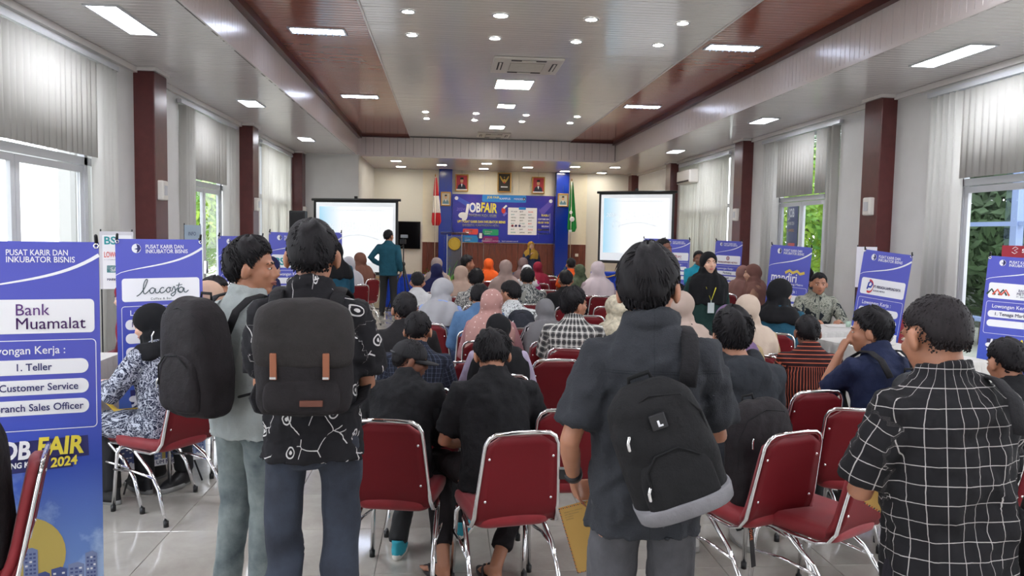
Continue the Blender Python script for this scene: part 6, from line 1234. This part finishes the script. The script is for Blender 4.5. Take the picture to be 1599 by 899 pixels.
# wall air conditioner
t = thing('wall_air_conditioner', 'white air conditioner on the wall above the right screen', 'air conditioner', (XR - .13, 18.0, 2.98)); bevel(G().box(-.13, .12, -.5, .5, 0, .32).obj('casing', mat('ac_plastic', '#d6d0c8', .4), t), .04, 4); G().box(-.135, -.10, -.45, .45, .03, .07).obj('air_slot', mat('ac_slot', '#3b3533', .7), t); G().tube([(.1, .5, .1), (.1, .62, .05), (.1, .64, -.3)], .02, 8).obj('pipe', WHITE, t, True)
# plants along the stage front
PL = mat('leaf_bright', '#4f9a2a', .5, var=.3, vs=6); PL2 = mat('leaf_dark', '#2f6b2c', .5, var=.3, vs=6)
def plant(label, x, y, z, n, L, broad, m):
    t = thing('potted_plant', label, 'plant', (x, y, z)); rs = random.Random(int(x * 100) + 7); pt = mat('plant_pot', '#5b4a3e', .6); G().rings([[(a * math.cos(q), a * math.sin(q), zz) for q in [2 * math.pi * j / 16 for j in range(16)]] for a, zz in ((.1, 0), (.13, .2), (.135, .22), (.12, .22))]).obj('pot', pt, t, True)
    for i in range(n):
        a = rs.uniform(0, 6.28); el = rs.uniform(.5, 1.35); l_ = L * rs.uniform(.7, 1.1); pts = [np.array([0, 0, .2])]; d = np.array([math.cos(a) * math.cos(el), math.sin(a) * math.cos(el), math.sin(el)])
        for k_ in range(5): pts.append(pts[-1] + d * l_ / 5); d = nrm(d + np.array([0, 0, -.16]))
        sd = nrm(np.cross(d, [0, 0, 1])); ws = [.004, broad * .4, broad, broad * .9, broad * .5, .002]; V_ = []
        for p, w_ in zip(pts, ws): V_ += [p + sd * w_, p + np.array([0, 0, -.012]), p - sd * w_]
        gg = G(); gg.add(V_, [f for j in range(5) for f in ((3 * j, 3 * j + 1, 3 * j + 4, 3 * j + 3), (3 * j + 1, 3 * j + 2, 3 * j + 5, 3 * j + 4))]); gg.obj('leaf', m, t, True)
for (px, py, lb, n_, L_, br_, m_) in ((699, 405, 'spiky light green plant at the foot of the lectern', 22, .6, .02, PL), (740, 412, 'green plant left of the orange hijab', 16, .5, .03, PL), (803, 408, 'broad-leaved bright green plant behind the taupe hijab', 14, .55, .07, PL), (860, 420, 'broad-leaved green plant right of the maroon hijab', 18, .5, .05, PL), (880, 412, 'spiky plant at the foot of the right blue pillar', 24, .6, .018, PL2), (648, 420, 'spiky green plant by the blue table near the tripod', 14, .4, .02, PL)):
    a = atY(px, py, 20.4); plant(lb, a.x, 20.4, max(0, a.z - .55) * 0 + .0, n_, L_ * 1.3, br_, m_)
# envelope held by the charcoal shirt man
hd = p3['A'][0][2] ; W_ = Matrix.Translation(p3['root'].location) @ Matrix.Rotation(p3['root'].rotation_euler.z, 4, 'Z') @ Matrix.Scale(p3['s'], 4); hw = W_ @ Vector(hd)
def envelope(label, loc, rot, w, h, letter=True):
    t = thing('envelope', label, 'envelope', loc); t.rotation_euler = rot; m = mat('manila_paper', '#b8924e', .7, var=.05, vs=5); g0 = G(); n = 8
    for sd in (0, 1):
        vs = [(w * i / n - w / 2, .010 * math.sin(math.pi * i / n) * math.sin(math.pi * j / n + .3) + (.004 if sd else 0), -h * j / n) for j in range(n + 1) for i in range(n + 1)]; fs = [(j * (n + 1) + i, (j + 1) * (n + 1) + i, (j + 1) * (n + 1) + i + 1, j * (n + 1) + i + 1) for j in range(n) for i in range(n)]; g0.add(vs, fs if not sd else [f[::-1] for f in fs])
    g0.obj('paper', m, t, True); P = Print(w, h, t, 0); P.put = lambda nm, mm, pts, fs, layer: P.L.setdefault((nm, mm.name), (G(), mm))[0].add([(x_ - w / 2, -.0015 - .0008 * layer, z_ - h) for x_, z_ in pts], fs)
    er, en = mat('airmail_red', '#a8432e', .7), mat('airmail_navy', '#2d2c48', .7); A_ = h / w; st = .045
    for side in range(4):
        Lh = 1 if side in (0, 2) else A_; k_ = int(Lh / st)
        for i in range(k_):
            u = i * st + .005; q = [(u, 0), (u + st * .5, 0), (u + st * .8, .028), (u + st * .3, .028)]
            if side == 2: q = [(a_, A_ - b_) for a_, b_ in q]
            if side == 1: q = [(b_, a_) for a_, b_ in q]
            if side == 3: q = [(1 - b_, a_) for a_, b_ in q]
            P.poly('airmail_stripe', er if i % 2 else en, q, 1)
    if letter:
        for i in range(4): P.text(('KEPADA YTH. PIMPINAN', 'HRD PERUSAHAAN', 'DI TEMPAT', 'LAMPUNG')[i], .10, .14 + i * .06, .04, mat('ink_faint', '#7b6a48', .7), bold=.01)
        P.text('JCL', .50, A_ - .12, .17, en, bold=.02); P.line('line', en, [(.3, A_ - .11), (.5, A_ - .11)], .018); P.text('express', .74, A_ - .17, .05, en)
    P.done(); return t
envelope('manila envelope with airmail border held by the charcoal shirt man', (hw.x + .02, hw.y - .0, hw.z - .085), (R(4), R(-17), R(-8)), .14, .235)
e2 = atY(1408, 735, 2.05); envelope('tan envelope edge-on beside the windowpane-check man', (e2.x, e2.y, e2.z + .12), (0, R(6), R(-74)), .2, .27, False)
# wristwatch and lanyard
wr_ = p3['A'][0]; d_ = nrm(wr_[2] - wr_[1]); gg = G(); c_ = wr_[2] - d_ * .035; gg.tube([c_ - d_ * .012, c_ + d_ * .012], .031, 18); gg.obj('wristwatch', mat('watch_rubber', '#1d1b1f', .5), p3['root'], True); G().box(-.045, -.028, -.014, .014, -.016, .016, Matrix.Translation(c_)).obj('watch_case', BLACKM, p3['root'])
inf_ = W30; 
G().tube([(-.075, .085, 1.40), (-.05, .16, 1.30), (0, .175, 1.16), (.05, .16, 1.30), (.075, .085, 1.40)], .006, 6, flat=.4).obj('lanyard', mat('yellow_ribbon', '#c9c02a', .6), W30, True); bevel(G().box(-.035, .035, .172, .18, 1.03, 1.14).obj('name_badge', mat('badge_grey', '#b9c2c4', .3), W30), .003); G().tube([(0, .176, 1.17), (0, .176, 1.14)], .004, 6).obj('badge_clip', mat('badge_grey', '#b9c2c4', .3), W30)
# microphone of the speaker
sp_ = [o for o in PEOPLE if 'microphone' in o['label']][0]; t = thing('microphone', 'black handheld microphone held by the woman in the mustard hijab', 'microphone'); t.matrix_world = Matrix.Translation(sp_.location) @ Matrix.Rotation(sp_.rotation_euler.z, 4, 'Z') @ Matrix.Scale(sp_.scale[0], 4)
G().tube([(.02, .24, 1.26), (.02, .21, 1.44)], [.011, .015], 10, ends=True).obj('handle', BLACKM, t, True); G().ell((.02, .205, 1.465), (.024, .024, .028)).obj('head', mat('mic_mesh', '#55565a', .4, .7), t, True)
# bag on the chair of the hoodie man, and lace tag
cb = [o for o in C.objects if o.get('label', '').startswith('red chair beside the black backpack')][0]; M_ = Matrix.Translation(cb.location) @ Matrix.Rotation(cb.rotation_euler.z, 4, 'Z') @ Matrix.Translation((.05, -.06, .47)) @ Matrix.Rotation(R(-8), 4, 'Y')
bg_ = backpack('black backpack standing on the chair behind the young man in the hoodie', M_, .36, .17, .50, cloth('bag_black_nylon', '#1d191c', .7, .2), 'plain')
o = bevel(G().box(-.18, -.155, -.10, -.095, -.24, .06).obj('key_strap', mat('strap_black_print', '#161214', .6), bg_), .002)
P = Print(.3, .03, bg_, 0); P.put = lambda nm, mm, pts, fs, layer: P.L.setdefault((nm, mm.name), (G(), mm))[0].add([(-.160 - (z_ - .0) * 1.0, -.102, .05 - x_) for x_, z_ in pts], fs); P.text('DONEDONE', .04, .085, .075, mat('ink_rust', '#b5592e', .6), bold=.02, maxw=.8, space=1.2); P.done()
# dark backpack on the batik shirt man
bm2 = [o for o in PEOPLE if 'dark backpack seated' in o['label']][0]; M_ = Matrix.Translation(bm2.location) @ Matrix.Rotation(bm2.rotation_euler.z, 4, 'Z') @ Matrix.Translation((.05, -.10, .62)) @ Matrix.Rotation(R(-12), 4, 'X')
backpack('slate backpack on the back of the man in black and white batik', M_, .28, .13, .40, cloth('bag_slate', '#2e3038', .85, .2), 'small')
# yellow sling of the batik woman
bw = [o for o in PEOPLE if 'navy batik seated' in o['label']][0]
G().tube([(-.02, .16, .62), (-.12, .34, .60), (-.10, .50, .66), (.05, .52, .70)], .022, 8, flat=.4).obj('yellow_sling', cloth('yellow_cloth', '#b99a3a', .8), bw, True)
# cables
o = G().tube([(-2.4, 18.2, .008), (-2.0, 17.4, .008), (-1.5, 17.2, .008), (-1.2, 16.8, .008), (-.8, 16.9, .008)], .008, 6).obj('cable', BLACKM, None, True); tag(o, 'black cable lying on the floor below the left screen', 'cable')
bpy.data.scenes.remove(TS_)
